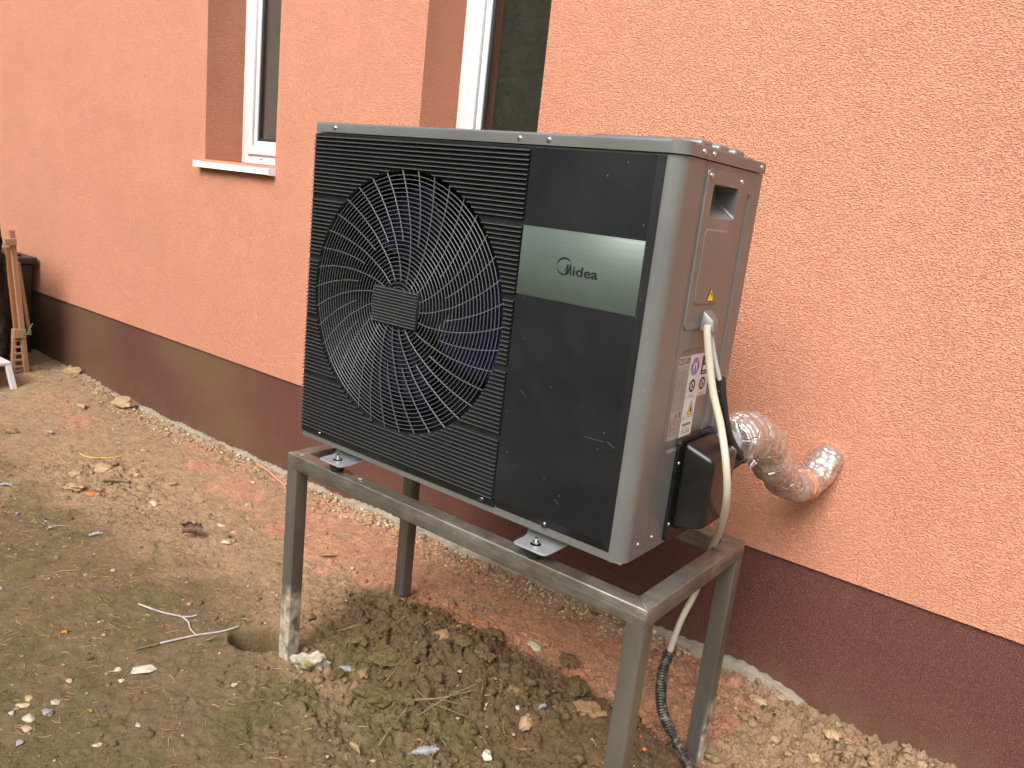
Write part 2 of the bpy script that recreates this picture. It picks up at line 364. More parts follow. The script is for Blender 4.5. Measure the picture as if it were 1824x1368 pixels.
# ground family
def soil(name, bumpd=.0035, mul=None):
    a = MT(name, (.3, .2, .1), .95, spec=.15)
    at = a.n('ShaderNodeAttribute', attribute_name='soil'); a.c = at.outputs['Color']
    a.mix(1., a.ramp(a.noise(210, 6, world=True, rough=.8), [(.30, .50), (.70, 1.5)]), 'MULTIPLY')
    a.bump(a.noise(70, 6, world=True, rough=.75), bumpd * 2.2, 1.); a.bump(a.noise(330, 3, world=True, rough=.7), bumpd * .5, 1.); return a.m
SOIL = soil('soil'); CLODM = soil('clod_soil', .003)
def stone(name, col, b=.004, sc=40, lo=.75, hi=1.2):
    a = MT(name, col, .9, spec=.2); a.vary(sc, lo, hi).vary(sc * 4, .82, 1.15); a.bump(a.noise(sc * 1.6, 5, rough=.65), b); return a.m
ST_TAN = stone('stone_tan', (.36, .25, .14)); ST_BROWN = stone('clod_brown', (.24, .155, .08)); ST_PALE = stone('stone_pale', (.42, .36, .27), .002)
ST_WHITE = stone('plaster_white', (.52, .47, .37), .002); ST_PINK = stone('stone_pink', (.48, .30, .22), .002); ST_GREY = stone('stone_grey', (.30, .28, .26), .002)
ST_DARK = stone('clod_dark', (.125, .082, .042)); ST_CREAM = stone('stone_cream', (.50, .38, .25), .002)
a = MT('clod_mossy', (.13, .088, .042), .95, spec=.15); a.mix(a.ramp(a.noise(34, 6, rough=.7), [(.40, 0.), (.60, .8)]), (.122, .104, .042)); a.vary(120, .6, 1.4); a.bump(a.noise(70, 6, rough=.75), .008); a.bump(a.noise(260, 3), .002); ST_MOSS = a.m
a = MT('concrete_lump', (.45, .40, .31), .95, spec=.15); a.mix(a.ramp(a.noise(14, 4), [(.48, 0.), (.60, .85)]), (.15, .125, .04)); a.vary(70, .8, 1.15); a.bump(a.noise(60, 5), .004); ST_CONC = a.m
BRICK = stone('brick_orange', (.66, .16, .055), .002)
def leafm(name, col):
    a = MT(name, col, .7); a.vary(60, .75, 1.2); a.bump(a.noise(90, 3), .002); return a.m
LF_BROWN = leafm('leaf_brown', (.33, .205, .155)); LF_TAN = leafm('leaf_tan', (.52, .38, .21)); LATH = leafm('lath_dusty', (.46, .22, .13)); LF_YEL = leafm('leaf_yellow', (.62, .36, .07))
LF_ORANGE = leafm('sprig_orange', (.60, .16, .03)); LF_GREEN = leafm('leaf_green', (.10, .20, .03))
FEATHER = MT('feather_white', (.66, .66, .68), .8).m
PLWHITE = MT('plastic_white', (.66, .66, .66), .4).m
a = MT('twig_pale', (.42, .40, .37), .7); a.vary(60, .7, 1.1); TWIGW = a.m
a = MT('twig_brown', (.20, .13, .08), .85); a.vary(60, .7, 1.3); TWIGB = a.m
a = MT('old_wood', (.36, .20, .115), .8, spec=.25); a.vary(7, .75, 1.2, st=(1, 1, .2)).vary(60, .78, 1.2, st=(4, 4, .3)); a.bump(a.noise(80, 4, (3, 3, .2)), .001); WOOD = a.m
a = MT('old_wood_orange', (.42, .17, .06), .7); a.vary(40, .8, 1.15, st=(4, 4, .3)); WOODO = a.m
a = MT('bin_plastic', (.032, .033, .035), .5); a.vary(5, .85, 1.2); BIN = a.m
a = MT('black_foil_sheet', (.012, .012, .014), .25, 0., .6); a.bump(a.noise(9, 4), .05, .7); SHEET = a.m
GREENS = MT('green_string', (.03, .22, .09), .6).m
a = MT('conifer_leaf', (.13, .19, .045), .7, spec=.2); a.vary(1.3, .55, 1.8, world=True); NEEDLE = a.m
a = MT('bark', (.13, .09, .06), .9); a.vary(8, .7, 1.2); BARK = a.m
DRYN = MT('needle_dry', (.50, .26, .10), .7).m
# ---------------------------------------------------------------- the house
WY = 1.017
XZ = lambda a, b, d: (a, d, b)            # wall-like sheets (a = x, b = z, d = y)
YZ = lambda a, b, d: (d, a, b)            # side sheets (a = y, b = z, d = x)
W1, W2, WB, WT = (-2.224, -1.600), (-.622, -.004), .790, 2.16
house = thing('house', 'house front with salmon render, white windows and a dark brown plinth', 'house')
bm = bmesh.new()
plate(bm, [[(-9, -.274), (6, -.274), (6, 2.95), (-9, 2.95)]] +
      [[(a, WB), (b, WB), (b, WT), (a, WT)] for a, b in (W1, W2)] +
      [[(1.252 + (.036 + .004 * math.sin(3 * t) + .003 * math.sin(7 * t + 1)) * math.cos(t), .098 + (.037 + .003 * math.sin(2 * t + 1) + .002 * math.cos(9 * t)) * math.sin(t)) for t in [2 * math.pi * i / 40 for i in range(40)]]],
      XZ, WY, WY + .34)
new_obj('rendered_wall', bm_mesh(bm, 'rendered_wall'), RENDER, house)
new_obj('plinth', boxme('plinth', -8.98, 5.98, WY + .012, WY + .30, -1.2, -.2765), PLINTH, house)
def foot_strip():
    xs = np.arange(-3.6, 1.42, .012); n = len(xs)
    top = np.interp(xs, WX, WZ) + .012 + .010 * sst(.5, .9, xs) + .045 * (fbm(xs * 5, xs * 0, 91, 5) - .45)
    top = top - .06 * sst(1.30, 1.42, xs) - .03 * sst(-2.9, -3.6, xs)
    fy = WY - .010 - .022 * fbm(xs * 6, xs * 0 + 3, 93, 4)
    V = []
    for i in range(n):
        V += [(xs[i], fy[i] - .004, top[i] - .14), (xs[i], fy[i], top[i] - .006), (xs[i], fy[i] + .006, top[i]), (xs[i], WY + .0125, top[i] + .003 * math.sin(i * 1.7))]
    F = [(i * 4 + k, (i + 1) * 4 + k, (i + 1) * 4 + k + 1, i * 4 + k + 1) for i in range(n - 1) for k in range(3)]
    return fast_mesh('concrete_footing', np.array(V), np.array(F))
new_obj('concrete_footing', foot_strip(), CONC, house)
def window(x0, x1, blind):
    yf = 1.240
    def frame(a0, a1, b0, b1, w, ya, yb, bev=.004):
        bm = bmesh.new()
        box(bm, a0, a0 + w, ya, yb, b0, b1, bev); box(bm, a1 - w, a1, ya, yb, b0, b1, bev)
        box(bm, a0 + w + .0005, a1 - w - .0005, ya + .0007, yb, b0, b0 + w, bev); box(bm, a0 + w + .0005, a1 - w - .0005, ya + .0007, yb, b1 - w, b1, bev)
        return sharpen(bm_mesh(bm, 'frame', True), 50)
    z0, z1 = WB + .004, WT - .002
    wn = new_obj('window', frame(x0 + .001, x1 - .001, z0, z1, .052, yf, yf + .07), PVC, house)
    g = .013
    new_obj('sash', frame(x0 + .052 + g, x1 - .052 - g, z0 + .050, z1 - .052, .047, yf - .014, yf + .04), PVC, wn)
    new_obj('sash_step', frame(x0 + .105 + g, x1 - .105 - g, z0 + .098, z1 - .100, .026 if blind else .028, yf - .004, yf + .03, .006), PVC, wn)
    new_obj('rebate_gap', frame(x0 + .050, x1 - .050, z0 + .045, z1 - .045, .10, yf + .045, yf + .05, .001), GASKET, wn)
    new_obj('gasket', frame(x0 + .142, x1 - .142, z0 + .124, z1 - .126, .016, yf + .006, yf + .028, .002), GASKET, wn)
    new_obj('pane', boxme('pane', x0 + .15, x1 - .15, yf + .014, yf + .018, z0 + .13, z1 - .13), GLASS, wn)
    if blind:
        new_obj('roller_blind', boxme('roller_blind', x0 + .14, x1 - .14, yf + .034, yf + .036, z0 + .12, z1 - .12), BLIND, wn)
        wn['label'] = 'white window with a grey blind behind its glass'
    else: wn['label'] = 'white window with dark glass reflecting trees'
    bm = bmesh.new(); box(bm, x0 - .01, x1 + .01, yf + .071, yf + .5, z0 - .02, z1)
    bmesh.ops.reverse_faces(bm, faces=bm.faces)
    new_obj('dark_room', bm_mesh(bm, 'dark_room'), DARKROOM, wn)
    # sill: thin sheet with a folded nose and end caps
    bm = bmesh.new()
    A, B = x0 - .040, x1 + .004
    hexa(bm, [(A, WY - .040, .768), (B, WY - .040, .768), (B, yf, .783), (A, yf, .783), (A, WY - .040, .773), (B, WY - .040, .773), (B, yf, .7895), (A, yf, .7895)])
    box(bm, A, B, WY - .043, WY - .039, .745, .774, .001)
    box(bm, A, B, WY - .039, WY - .028, .745, .748)
    for xx in (A - .004, B): box(bm, xx, xx + .004, WY - .045, WY + .06, .742, .779, .001)
    sl = new_obj('sill', bm_mesh(bm, 'sill'), SILL, wn)
    if blind:
        bm = bmesh.new(); box(bm, x0 + .20, x0 + .225, yf - .018, yf - .0145, z0 + .024, z0 + .029, .001)
        new_obj('drain_cap', bm_mesh(bm, 'drain_cap'), GASKET, wn)
    return wn
window(*W1, True); window(*W2, False)

# ---------------------------------------------------------------- the steel stand
def place(root, L):
    L = Vector(L); root.location = L
    for o in COL.objects:
        if o.parent is root: o.location = o.location - L
def strip_(bm, prof, z0, z1, closed=False):
    A = [bm.verts.new((*p, z0)) for p in prof]; B = [bm.verts.new((*p, z1)) for p in prof]
    for i in range(len(prof) - (0 if closed else 1)):
        j = (i + 1) % len(prof); bm.faces.new((A[i], A[j], B[j], B[i]))
    return A, B
X0, X1, YF, YB, ZT, TW = -.047, 1.203, -.015, .545, -.066, .047
stand = thing('steel_stand', 'welded grey square-tube steel stand carrying the heat pump', 'stand')
zb = ZT - TW
def rail(a, b, c, d):   # outer a-b, inner c-d
    bm = bmesh.new(); hexa(bm, [(*a, zb), (*b, zb), (*c, zb), (*d, zb), (*a, ZT), (*b, ZT), (*c, ZT), (*d, ZT)], .0035, 3)
    return new_obj('rail', sharpen(bm_mesh(bm, 'rail', True), 50), STEEL, stand)
i0, i1, j0, j1 = X0 + TW, X1 - TW, YF + TW, YB - TW
rail((X0, YF), (X1, YF), (i1, j0), (i0, j0)); rail((X1, YF), (X1, YB), (i1, j1), (i1, j0))
rail((X1, YB), (X0, YB), (i0, j1), (i1, j1)); rail((X0, YB), (X0, YF), (i0, j0), (i0, j1))
for x, y, m_, sp in ((X0, YF, leg_mat('leg_cemented', -.385, None), 1), (X1 - TW, YF, leg_mat('leg_clean', -.75, None), 0), (X0, YB - TW, leg_mat('leg_muddy', -.60, None), 0),
                     (X1 - TW, YB - TW, leg_mat('leg_cement_edge', -.40, (0, 1.193, 1.2025)), 1)):
    bm = bmesh.new(); lp_ = rrect(x + .0003, x + TW - .0003, y + .0003, y + TW - .0003, .0035, 3)
    A_, B_ = strip_(bm, lp_, -.98, zb + .003, True); bm.faces.new(A_[::-1])
    o = new_obj('leg', sharpen(bm_mesh(bm, 'leg', True), 50), m_, stand)
    if sp: o['label'] = 'leg smeared with pale cement near the ground'
def spot(name, x0, x1, y0, y1, z, mat, parent, seed):
    r = random.Random(seed); bm = bmesh.new()
    cx, cy = (x0 + x1) / 2, (y0 + y1) / 2
    vs = [bm.verts.new((cx + (x1 - x0) / 2 * math.cos(t) * r.uniform(.4, 1.1), cy + (y1 - y0) / 2 * math.sin(t) * r.uniform(.4, 1.1), z)) for t in [i * math.pi / 7 for i in range(14)]]
    bm.faces.new(vs); return new_obj(name, bm_mesh(bm, name), mat, parent)
for i, (a, b, c, d) in enumerate(((-.012, .008, -.002, .010), (.185, .215, -.004, .004), (.245, .262, .002, .020), (.262, .280, -.004, .002))):
    spot('chalk_mark', a, b, c, d, ZT + .0004, YPAINT, stand, i)
bm = bmesh.new(); tube(bm, [Vector((X1 - .003, YF + .003, ZT + .0008)), Vector((X1 - TW * .5, YF + TW * .5, ZT + .0012)), Vector((i1 + .001, j0 - .001, ZT + .0006))], [.0018, .0026, .0018], 6)
new_obj('weld_seam', bm_mesh(bm, 'weld_seam', True), STEEL, stand)
bm = bmesh.new(); box(bm, X0 + .004, X1 - .004, YF - .0006, YF + .001, ZT - .0245, ZT - .0235, 0)
new_obj('tube_seam', bm_mesh(bm, 'tube_seam'), SCREW, stand)
place(stand, (.58, .26, -.76))

# ---------------------------------------------------------------- the heat pump
hp = thing('heat_pump', 'grey outdoor heat pump with a black ribbed fan front on a steel stand', 'heat pump')
PW, PH, PD, ZL = 1.118, .909, .424, .881
FC = (.385, .462); FR = .340
def P(name, me, mat, parent=None, **k): return new_obj(name, me, mat, parent or hp, **k)
# casing: front sheet with fan opening, rounded corner, left, back, floor
bm = bmesh.new()
plate(bm, [[(.006, .001), (1.083, .001), (1.083, ZL), (.006, ZL)], circ(*FC, FR + .004)], XZ, .0005, .004)
r_ = .036
prof = [(1.0832, .0)] + [(PW - r_ + r_ * math.sin(math.radians(a)), r_ - r_ * math.cos(math.radians(a))) for a in range(0, 91, 9)] + [(PW, .106)]
inn = [(x - .003 * (1 if i else 0), y + .003) for i, (x, y) in enumerate(prof)]
def strip_(bm, prof, z0, z1, closed=False):
    A = [bm.verts.new((*p, z0)) for p in prof]; B = [bm.verts.new((*p, z1)) for p in prof]
    for i in range(len(prof) - (0 if closed else 1)):
        j = (i + 1) % len(prof); bm.faces.new((A[i], A[j], B[j], B[i]))
    return A, B
strip_(bm, prof, 0, ZL); strip_(bm, inn[::-1], 0, ZL)
strip_(bm, [(PW, .106), (PW - .006, .106)], 0, ZL)
strip_(bm, [(0, PD), (0, .006), (.002, .002), (.006, .0005)], 0, ZL); strip_(bm, [(.004, .006), (.004, PD)], 0, ZL)
box(bm, .004, PW - .004, .004, PD - .002, 0, .003); box(bm, .0, PW - .006, PD - .004, PD, 0, ZL)
P('casing', sharpen(bm_mesh(bm, 'casing', True), 30), CASE)
# side panel with stamped recesses
hand = rrect(.152, .285, .768, .838, .008); rec = rrect(.127, .325, .236, .478, .022); gro = rrect(.346, .372, .035, .832, .0128)
bm = bmesh.new()
plate(bm, [[(.1085, 0), (PD, 0), (PD, ZL), (.1085, ZL)], hand, rec, gro], YZ, PW, PW - .004)
pocket(bm, rec, rrect(.133, .319, .242, .472, .018), YZ, PW, PW - .0045)
pocket(bm, gro, rrect(.353, .365, .042, .825, .006), YZ, PW, PW - .0045)
bmesh.ops.recalc_face_normals(bm, faces=bm.faces)
P('side_panel', bm_mesh(bm, 'side_panel'), CASE)
bm = bmesh.new()
plo = rrect(.118, .307, .523, .870, .014); pin = rrect(.1195, .3055, .5245, .8685, .013)
A = plate(bm, [pin, hand], YZ, PW + .0035, PW + .0030)
pocket_o = [bm.verts.new(YZ(a, b, PW + .0002)) for a, b in plo]; pi_ = [bm.verts.new(YZ(a, b, PW + .0035)) for a, b in pin]
for i in range(len(plo)): bm.faces.new((pocket_o[i], pocket_o[(i + 1) % len(plo)], pi_[(i + 1) % len(plo)], pi_[i]))
# grip recess: deep at the top, sloping out to the bottom
ho = hand; dz = lambda b: PW - .052 * sst(.768, .826, b) - .004
hi_ = rrect(.196, .277, .785, .834, .008)
A = [bm.verts.new(YZ(a, b, PW + .0035)) for a, b in ho]; B = [bm.verts.new(YZ(a, b, PW - .046)) for a, b in rrect(.205, .280, .805, .834, .008)]
for i in range(len(A)): bm.faces.new((A[i], A[(i + 1) % len(A)], B[(i + 1) % len(A)], B[i]))
bm.faces.new(B)
lo_ = rrect(.140, .268, .577, .745, .014); li_ = rrect(.1445, .2635, .5815, .7405, .011)
A = [bm.verts.new(YZ(a, b, PW + .0036)) for a, b in lo_]; B = [bm.verts.new(YZ(a, b, PW + .0062)) for a, b in li_]
for i in range(len(A)): bm.faces.new((A[i], A[(i + 1) % len(A)], B[(i + 1) % len(A)], B[i]))
bm.faces.new(B)
bmesh.ops.recalc_face_normals(bm, faces=bm.faces)
cover = P('cover_plate', bm_mesh(bm, 'cover_plate'), CASE)
# cable hood
bm = bmesh.new()
hexa(bm, [(PW + .003, .196, .519), (PW + .036, .204, .519), (PW + .036, .234, .519), (PW + .003, .262, .519),
          (PW + .003, .204, .566), (PW + .030, .208, .546), (PW + .030, .230, .546), (PW + .003, .254, .566)], .003, 3)
new_obj('cable_hood', bm_mesh(bm, 'cable_hood', True), CASE, cover)
# lid
bm = bmesh.new()
e = .005
lp = [(-e, -e + .008), (-e + .003, -e + .002), (-e + .008, -e)] + [(PW + e - r_ + r_ * math.sin(math.radians(a)), -e + r_ - r_ * math.cos(math.radians(a))) for a in range(0, 91, 9)] + [(PW + e, PD + e - .008), (PW + e - .008, PD + e), (-e, PD + e)]
A = [bm.verts.new((*p, ZL + .002)) for p in lp]; B = [bm.verts.new((*p, PH)) for p in lp]
for i in range(len(lp)): j = (i + 1) % len(lp); bm.faces.new((A[i], A[j], B[j], B[i]))
top = bm.faces.new(B); bm.faces.new(A[::-1])
bmesh.ops.bevel(bm, geom=list(top.edges), offset=.006, segments=3, profile=.5, affect='EDGES')
lid = P('lid', sharpen(bm_mesh(bm, 'lid', True), 40), CASE)
for y0 in (.115, .205, .295):
    new_obj('lid_ridge', boxme('lid_ridge', .82, 1.098, y0, y0 + .055, PH - .004, PH + .017, bev=.010, seg=4), CASE, lid)
# screws
def screw_mesh():
    bm = bmesh.new()
    prof = [(.0068, 0), (.0064, .0012), (.0046, .0020), (.0042, .0034), (.0028, .0040), (.0010, .0030), (0.0001, .0030)]
    rings = [[bm.verts.new((r * math.cos(2 * math.pi * k / 14), r * math.sin(2 * math.pi * k / 14), h)) for k in range(14)] for r, h in prof]
    for a, b in zip(rings, rings[1:]):
        for k in range(14): bm.faces.new((a[k], a[(k + 1) % 14], b[(k + 1) % 14], b[k]))
    return bm_mesh(bm, 'screw', True)
SC = screw_mesh(); SC.materials.append(SCREW)
def put_screw(pos, axis, parent, s=1.):
    o = new_obj('screw', SC, None, parent); o.rotation_euler = Vector(axis).to_track_quat('Z', 'Y').to_euler(); o.location = pos; o.scale = (s, s, s); return o
for x in (.078, .711, .792): put_screw((x, -e, .895), (0, -1, 0), lid)
for y in (.077, .125, .396): put_screw((PW + e, y, .896), (1, 0, 0), lid)
for y, z in ((.133, .854), (.297, .854)): put_screw((PW + .0036, y, z), (1, 0, 0), cover)
for y in (.066, .132): put_screw((PW, y, .034), (1, 0, 0), hp, .85)
# grille panel
bm = bmesh.new()
plate(bm, [[(.001, .044), (.7525, .044), (.7525, .8785), (.001, .8785)], circ(*FC, FR)], XZ, -.007, .0)
hexa(bm, [(.001, .0002, .018), (.7525, .0002, .018), (.7525, -.0035, .0435), (.001, -.0035, .0435), (.001, -.0035, .018), (.7525, -.0035, .018), (.7525, -.0065, .0439), (.001, -.0065, .0439)])
P('grille_panel', bm_mesh(bm, 'grille_panel'), BLACKP)
def rib_mesh(xa, xb, z, y0=-.0071, dep=.0075):
    v = []
    for x in (xa, xb): v += [(x, y0, z - .0030), (x, y0 - dep, z - .0012), (x, y0 - dep, z + .0002), (x, y0, z + .0030)]
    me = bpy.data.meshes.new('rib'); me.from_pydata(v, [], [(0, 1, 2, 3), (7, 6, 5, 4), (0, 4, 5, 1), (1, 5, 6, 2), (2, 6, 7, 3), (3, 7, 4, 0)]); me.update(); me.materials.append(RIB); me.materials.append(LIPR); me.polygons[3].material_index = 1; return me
def ribs(z):
    d = abs(z - FC[1])
    if d >= FR + .002: segs = [(.003, .7505)]
    else:
        w = math.sqrt((FR + .002) ** 2 - d * d); segs = [(.003, FC[0] - w), (FC[0] + w, .7505)]
    for a_, b_ in segs:
        if b_ - a_ > .004: P('rib', rib_mesh(a_, b_, z), RIB)
zk = .711 - .1696 * 4
ks = [.711 + .0106 * i for i in range(1, 16)]
for j in range(4): ks += [.711 - .1696 * j - .0106 * i for i in range(1, 16)]
for z in sorted(ks): ribs(z)
# fan guard: concentric rings and curved spokes
gy = lambda r: -.012 - .010 * (1 - (r / FR) ** 2)
def ring_mesh(r):
    n = 72; w = .00075; y0 = gy(r); V, F = [], []
    for i in range(n):
        c, s_ = math.cos(2 * math.pi * i / n), math.sin(2 * math.pi * i / n)
        for rr, yy in ((r - w, y0), (r + w, y0), (r + w, y0 + .008), (r - w, y0 + .008)): V.append((FC[0] + rr * c, yy, FC[1] + rr * s_))
    for i in range(n):
        for k in range(4): F.append((i * 4 + k, i * 4 + (k + 1) % 4, ((i + 1) % n) * 4 + (k + 1) % 4, ((i + 1) % n) * 4 + k))
    return fast_mesh('grille_ring', np.array(V), np.array(F))
rr = .329
while rr > .045:
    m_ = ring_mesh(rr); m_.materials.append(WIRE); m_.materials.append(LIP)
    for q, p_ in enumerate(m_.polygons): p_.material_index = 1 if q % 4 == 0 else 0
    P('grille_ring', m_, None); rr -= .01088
def spoke_mesh(a0, r0):
    V, F = [], []; n = 15; w = .0011
    rs = np.linspace(r0, FR + .001, n); th = a0 + np.radians(np.interp(rs, [.06, .15, .24, .30, .35], [-28, -16, -8, -3.5, 0]))
    for i, (r, t) in enumerate(zip(rs, th)):
        dx, dz = math.cos(t), math.sin(t)
        j0_, j1_ = max(i - 1, 0), min(i + 1, n - 1)
        q = np.array([rs[j1_] * math.cos(th[j1_]) - rs[j0_] * math.cos(th[j0_]), rs[j1_] * math.sin(th[j1_]) - rs[j0_] * math.sin(th[j0_])]); q /= np.linalg.norm(q)
        nx, nz = -q[1] * w, q[0] * w; x, z, y0 = FC[0] + r * dx, FC[1] + r * dz, gy(r) + .0006
        V += [(x - nx, y0, z - nz), (x + nx, y0, z + nz), (x + nx, y0 + .011, z + nz), (x - nx, y0 + .010, z - nz)]
    for i in range(n - 1):
        for k in range(4): F.append((i * 4 + k, i * 4 + (k + 1) % 4, (i + 1) * 4 + (k + 1) % 4, (i + 1) * 4 + k))
    return fast_mesh('grille_spoke', np.array(V), np.array(F))
for i in range(38):
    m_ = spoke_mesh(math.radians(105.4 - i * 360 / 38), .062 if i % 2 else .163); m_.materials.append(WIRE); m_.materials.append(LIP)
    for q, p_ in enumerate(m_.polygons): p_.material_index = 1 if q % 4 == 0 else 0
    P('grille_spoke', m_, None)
hub = P('hub_plate', boxme('hub_plate', .2955, .4605, gy(0) - .004, gy(0) + .012, .4065, .5035, bev=.0012), BLACKP)
for k in range(12):
    new_obj('rib', rib_mesh(.2965, .4595, .4115 + k * .00806, gy(0) - .0041, .0035), RIB, hub)
# shroud, fan, dark inside
bm = bmesh.new(); n = 96
A = [[bm.verts.new((FC[0] + r * math.cos(2 * math.pi * i / n), y, FC[1] + r * math.sin(2 * math.pi * i / n))) for i in range(n)] for r, y in ((FR - .0005, -.0068), (FR - .003, .01), (FR - .012, .05), (FR - .008, .16))]
for a_, b_ in zip(A, A[1:]):
    for i in range(n): bm.faces.new((a_[i], a_[(i + 1) % n], b_[(i + 1) % n], b_[i]))
P('fan_shroud', bm_mesh(bm, 'fan_shroud', True), VOID)
P('coil_chamber', boxme('coil_chamber', .01, .76, .20, .205, .01, .87), VOID)
fan = P('fan', sharpen((lambda b: (tube(b, [Vector((FC[0], .055, FC[1])), Vector((FC[0], .060, FC[1])), Vector((FC[0], .14, FC[1]))], [.05, .062, .062], 32), bm_mesh(b, 'fan', True))[1])(bmesh.new()), 40), BLADE)
for b0 in (95, 215, 335):
    V, F = [], []; nr, na = 9, 13
    for side in (0, 1):
        for i in range(nr):
            for j in range(na):
                r = .055 + (.312 - .055) * i / (nr - 1); span = 62 + 12 * math.sin(i / 8 * 3.1)
                t = math.radians(b0 - span / 2 + span * j / (na - 1) + 26 * (r - .05) / .26)
                y = .050 + .075 * j / (na - 1) + .02 * (1 - i / (nr - 1)) + side * .003
                V.append((FC[0] + r * math.cos(t), y, FC[1] + r * math.sin(t)))
    o_ = nr * na
    for i in range(nr - 1):
        for j in range(na - 1):
            q = i * na + j; F.append((q, q + 1, q + na + 1, q + na)); F.append((o_ + q + na, o_ + q + na + 1, o_ + q + 1, o_ + q))
    for j in range(na - 1):
        for i in (0, nr - 1): q = i * na + j; F.append((q, q + 1, o_ + q + 1, o_ + q))
    for i in range(nr - 1):
        for j in (0, na - 1): q = i * na + j; F.append((q, q + na, o_ + q + na, o_ + q))
    new_obj('fan_blade', fast_mesh('fan_blade', np.array(V), np.array(F), smooth=True), BLADE, fan)
# control panel with slanted edge
bm = bmesh.new()
hexa(bm, [(.7555, -.0005, .020), (1.0825, -.0005, .020), (1.069, -.0125, .045), (.7555, -.0125, .045),
          (.7555, -.0005, .8785), (1.0825, -.0005, .8785), (1.069, -.0125, .877), (.7555, -.0125, .877)], .0008, 1)
P('control_panel', bm_mesh(bm, 'control_panel'), BLACKP)
for x, y, z in ((.084, -.006, .031), (.712, -.006, .031), (.905, -.0065, .031)):
    bm = bmesh.new(); tube(bm, [Vector((x, y - .0005, z)), Vector((x, y + .004, z))], .0105, 20)
    sw = P('screw_well', bm_mesh(bm, 'screw_well'), VOID); put_screw((x + .003, y - .0006, z), (0, -1, .2), sw, .7)
badge = P('badge_plate', boxme('badge_plate', .7558, 1.0685, -.0136, -.0124, .5515, .7070, bev=.0003, seg=1), BADGE)
# logo lettering
def text_mesh(txt, size, thick=.0003, off=0.):
    cu = bpy.data.curves.new('t', 'FONT'); cu.body = txt; cu.size = size; cu.extrude = thick; cu.offset = off; cu.resolution_u = 4
    ob = bpy.data.objects.new('t', cu); COL.objects.link(ob)
    me = bpy.data.meshes.new_from_object(ob.evaluated_get(bpy.context.evaluated_depsgraph_get()))
    bpy.data.objects.remove(ob); bpy.data.curves.remove(cu); me.materials.clear(); return me
def text_front(txt, h, x, z, y, mat, parent, width=None, name='lettering'):
    me = text_mesh(txt, 1.0, .0, .018)
    xs = [v.co.x for v in me.vertices]; ys = [v.co.y for v in me.vertices]; cap = h
    sy = cap / (max(ys) - min(0, min(ys))); sx = (width / (max(xs) - min(xs))) if width else sy
    for v in me.vertices: v.co = Vector((x + (v.co.x - min(xs)) * sx, y, z + v.co.y * sy))
    return new_obj(name, me, mat, parent)
text_front('idea', .0212, .9025, .6135, -.0140, INK, badge, .0645)
def flat_front(name, polys, y, mat, parent):
    bm = bmesh.new()
    for pl_ in polys:
        vs = [bm.verts.new((a_, y, b_)) for a_, b_ in pl_]
        tr = tessellate_polygon([[Vector((a_, b_, 0)) for a_, b_ in pl_]])
        for t in tr:
            try: bm.faces.new([vs[i] for i in t])
            except ValueError: pass
    return new_obj(name, bm_mesh(bm, name), mat, parent)
mx0, mz0, mw, mh = .8715, .6130, .0285, .0228
Mp = [[(0, .06), (.02, .02), (.20, .12), (.33, .32), (.44, .60), (.52, 1.0), (.66, 1.0), (.60, .0), (.46, 0), (.50, .62), (.42, .42), (.30, .22), (.15, .08)],
      [(.50, .10), (.60, .30), (.78, 1.0), (.92, 1.0), (1.0, 0), (.86, 0), (.82, .58), (.74, .34), (.64, .12), (.56, .0)]]
flat_front('lettering', [[(mx0 + a_ * mw, mz0 + b_ * mh) for a_, b_ in q] for q in Mp], -.0140, INK, badge)
rc = (.8785, .6305)
def crescent(a0, a1, wmax, n=26):
    o, i_ = [], []
    for k in range(n + 1):
        t = math.radians(a0 + (a1 - a0) * k / n); w = wmax * max(0., math.sin(math.pi * k / n)) ** .9 + .0002
        o.append((rc[0] + .0197 * math.cos(t), rc[1] + .0197 * math.sin(t))); i_.append((rc[0] + (.0197 - w) * math.cos(t), rc[1] + (.0197 - w) * math.sin(t)))
    return o + i_[::-1]
flat_front('emblem_ring', [crescent(22, 186, .0042), crescent(192, 338, .0030)], -.0140, INK, badge)
# warning triangle and rating labels on the side
def flat_side(name, polys, x, mat, parent, **k):
    bm = bmesh.new()
    for pl_ in polys:
        vs = [bm.verts.new((x, a_, b_)) for a_, b_ in pl_]
        for t in tessellate_polygon([[Vector((a_, b_, 0)) for a_, b_ in pl_]]):
            try: bm.faces.new([vs[i] for i in t])
            except ValueError: pass
    return new_obj(name, bm_mesh(bm, name), mat, parent, **k)
R4 = lambda a, b, c, d: [(a, c), (b, c), (b, d), (a, d)]
tri = flat_side('warning_sticker', [[(.203, .5855), (.241, .5855), (.222, .620)]], PW + .0068, INK, cover)
flat_side('yellow_field', [[(.2065, .5873), (.2375, .5873), (.222, .6155)]], PW + .0071, YEL, tri)
flat_side('bolt_symbol', [[(.224, .611), (.219, .6005), (.2225, .6005), (.2195, .590), (.2265, .603), (.2228, .603)]], PW + .0074, INK, tri)
LX = PW - .0045
lab = P('rating_label', boxme('rating_label', LX, LX + .0006, .1345, .199, .264, .461), LABELG)
r = random.Random(5); ln = []
z = .440
while z > .272:
    if .315 < z < .331: z -= .004; continue
    y = .139; 
    if z > .430: z -= .0045; continue
    while y < .192:
        w = r.uniform(.004, .013); ln.append(R4(y, min(y + w, .194), z, z + .0016)); y += w + r.uniform(.002, .008)
    z -= .0042
flat_side('fine_print', ln, LX + .0009, INKG, lab)
flat_side('rule_lines', [R4(.136, .1975, zz, zz + .0006) for zz in (.434, .428, .394, .360, .338, .306, .290)] + [R4(.166, .1666, .36, .428)], LX + .0009, INKG, lab)
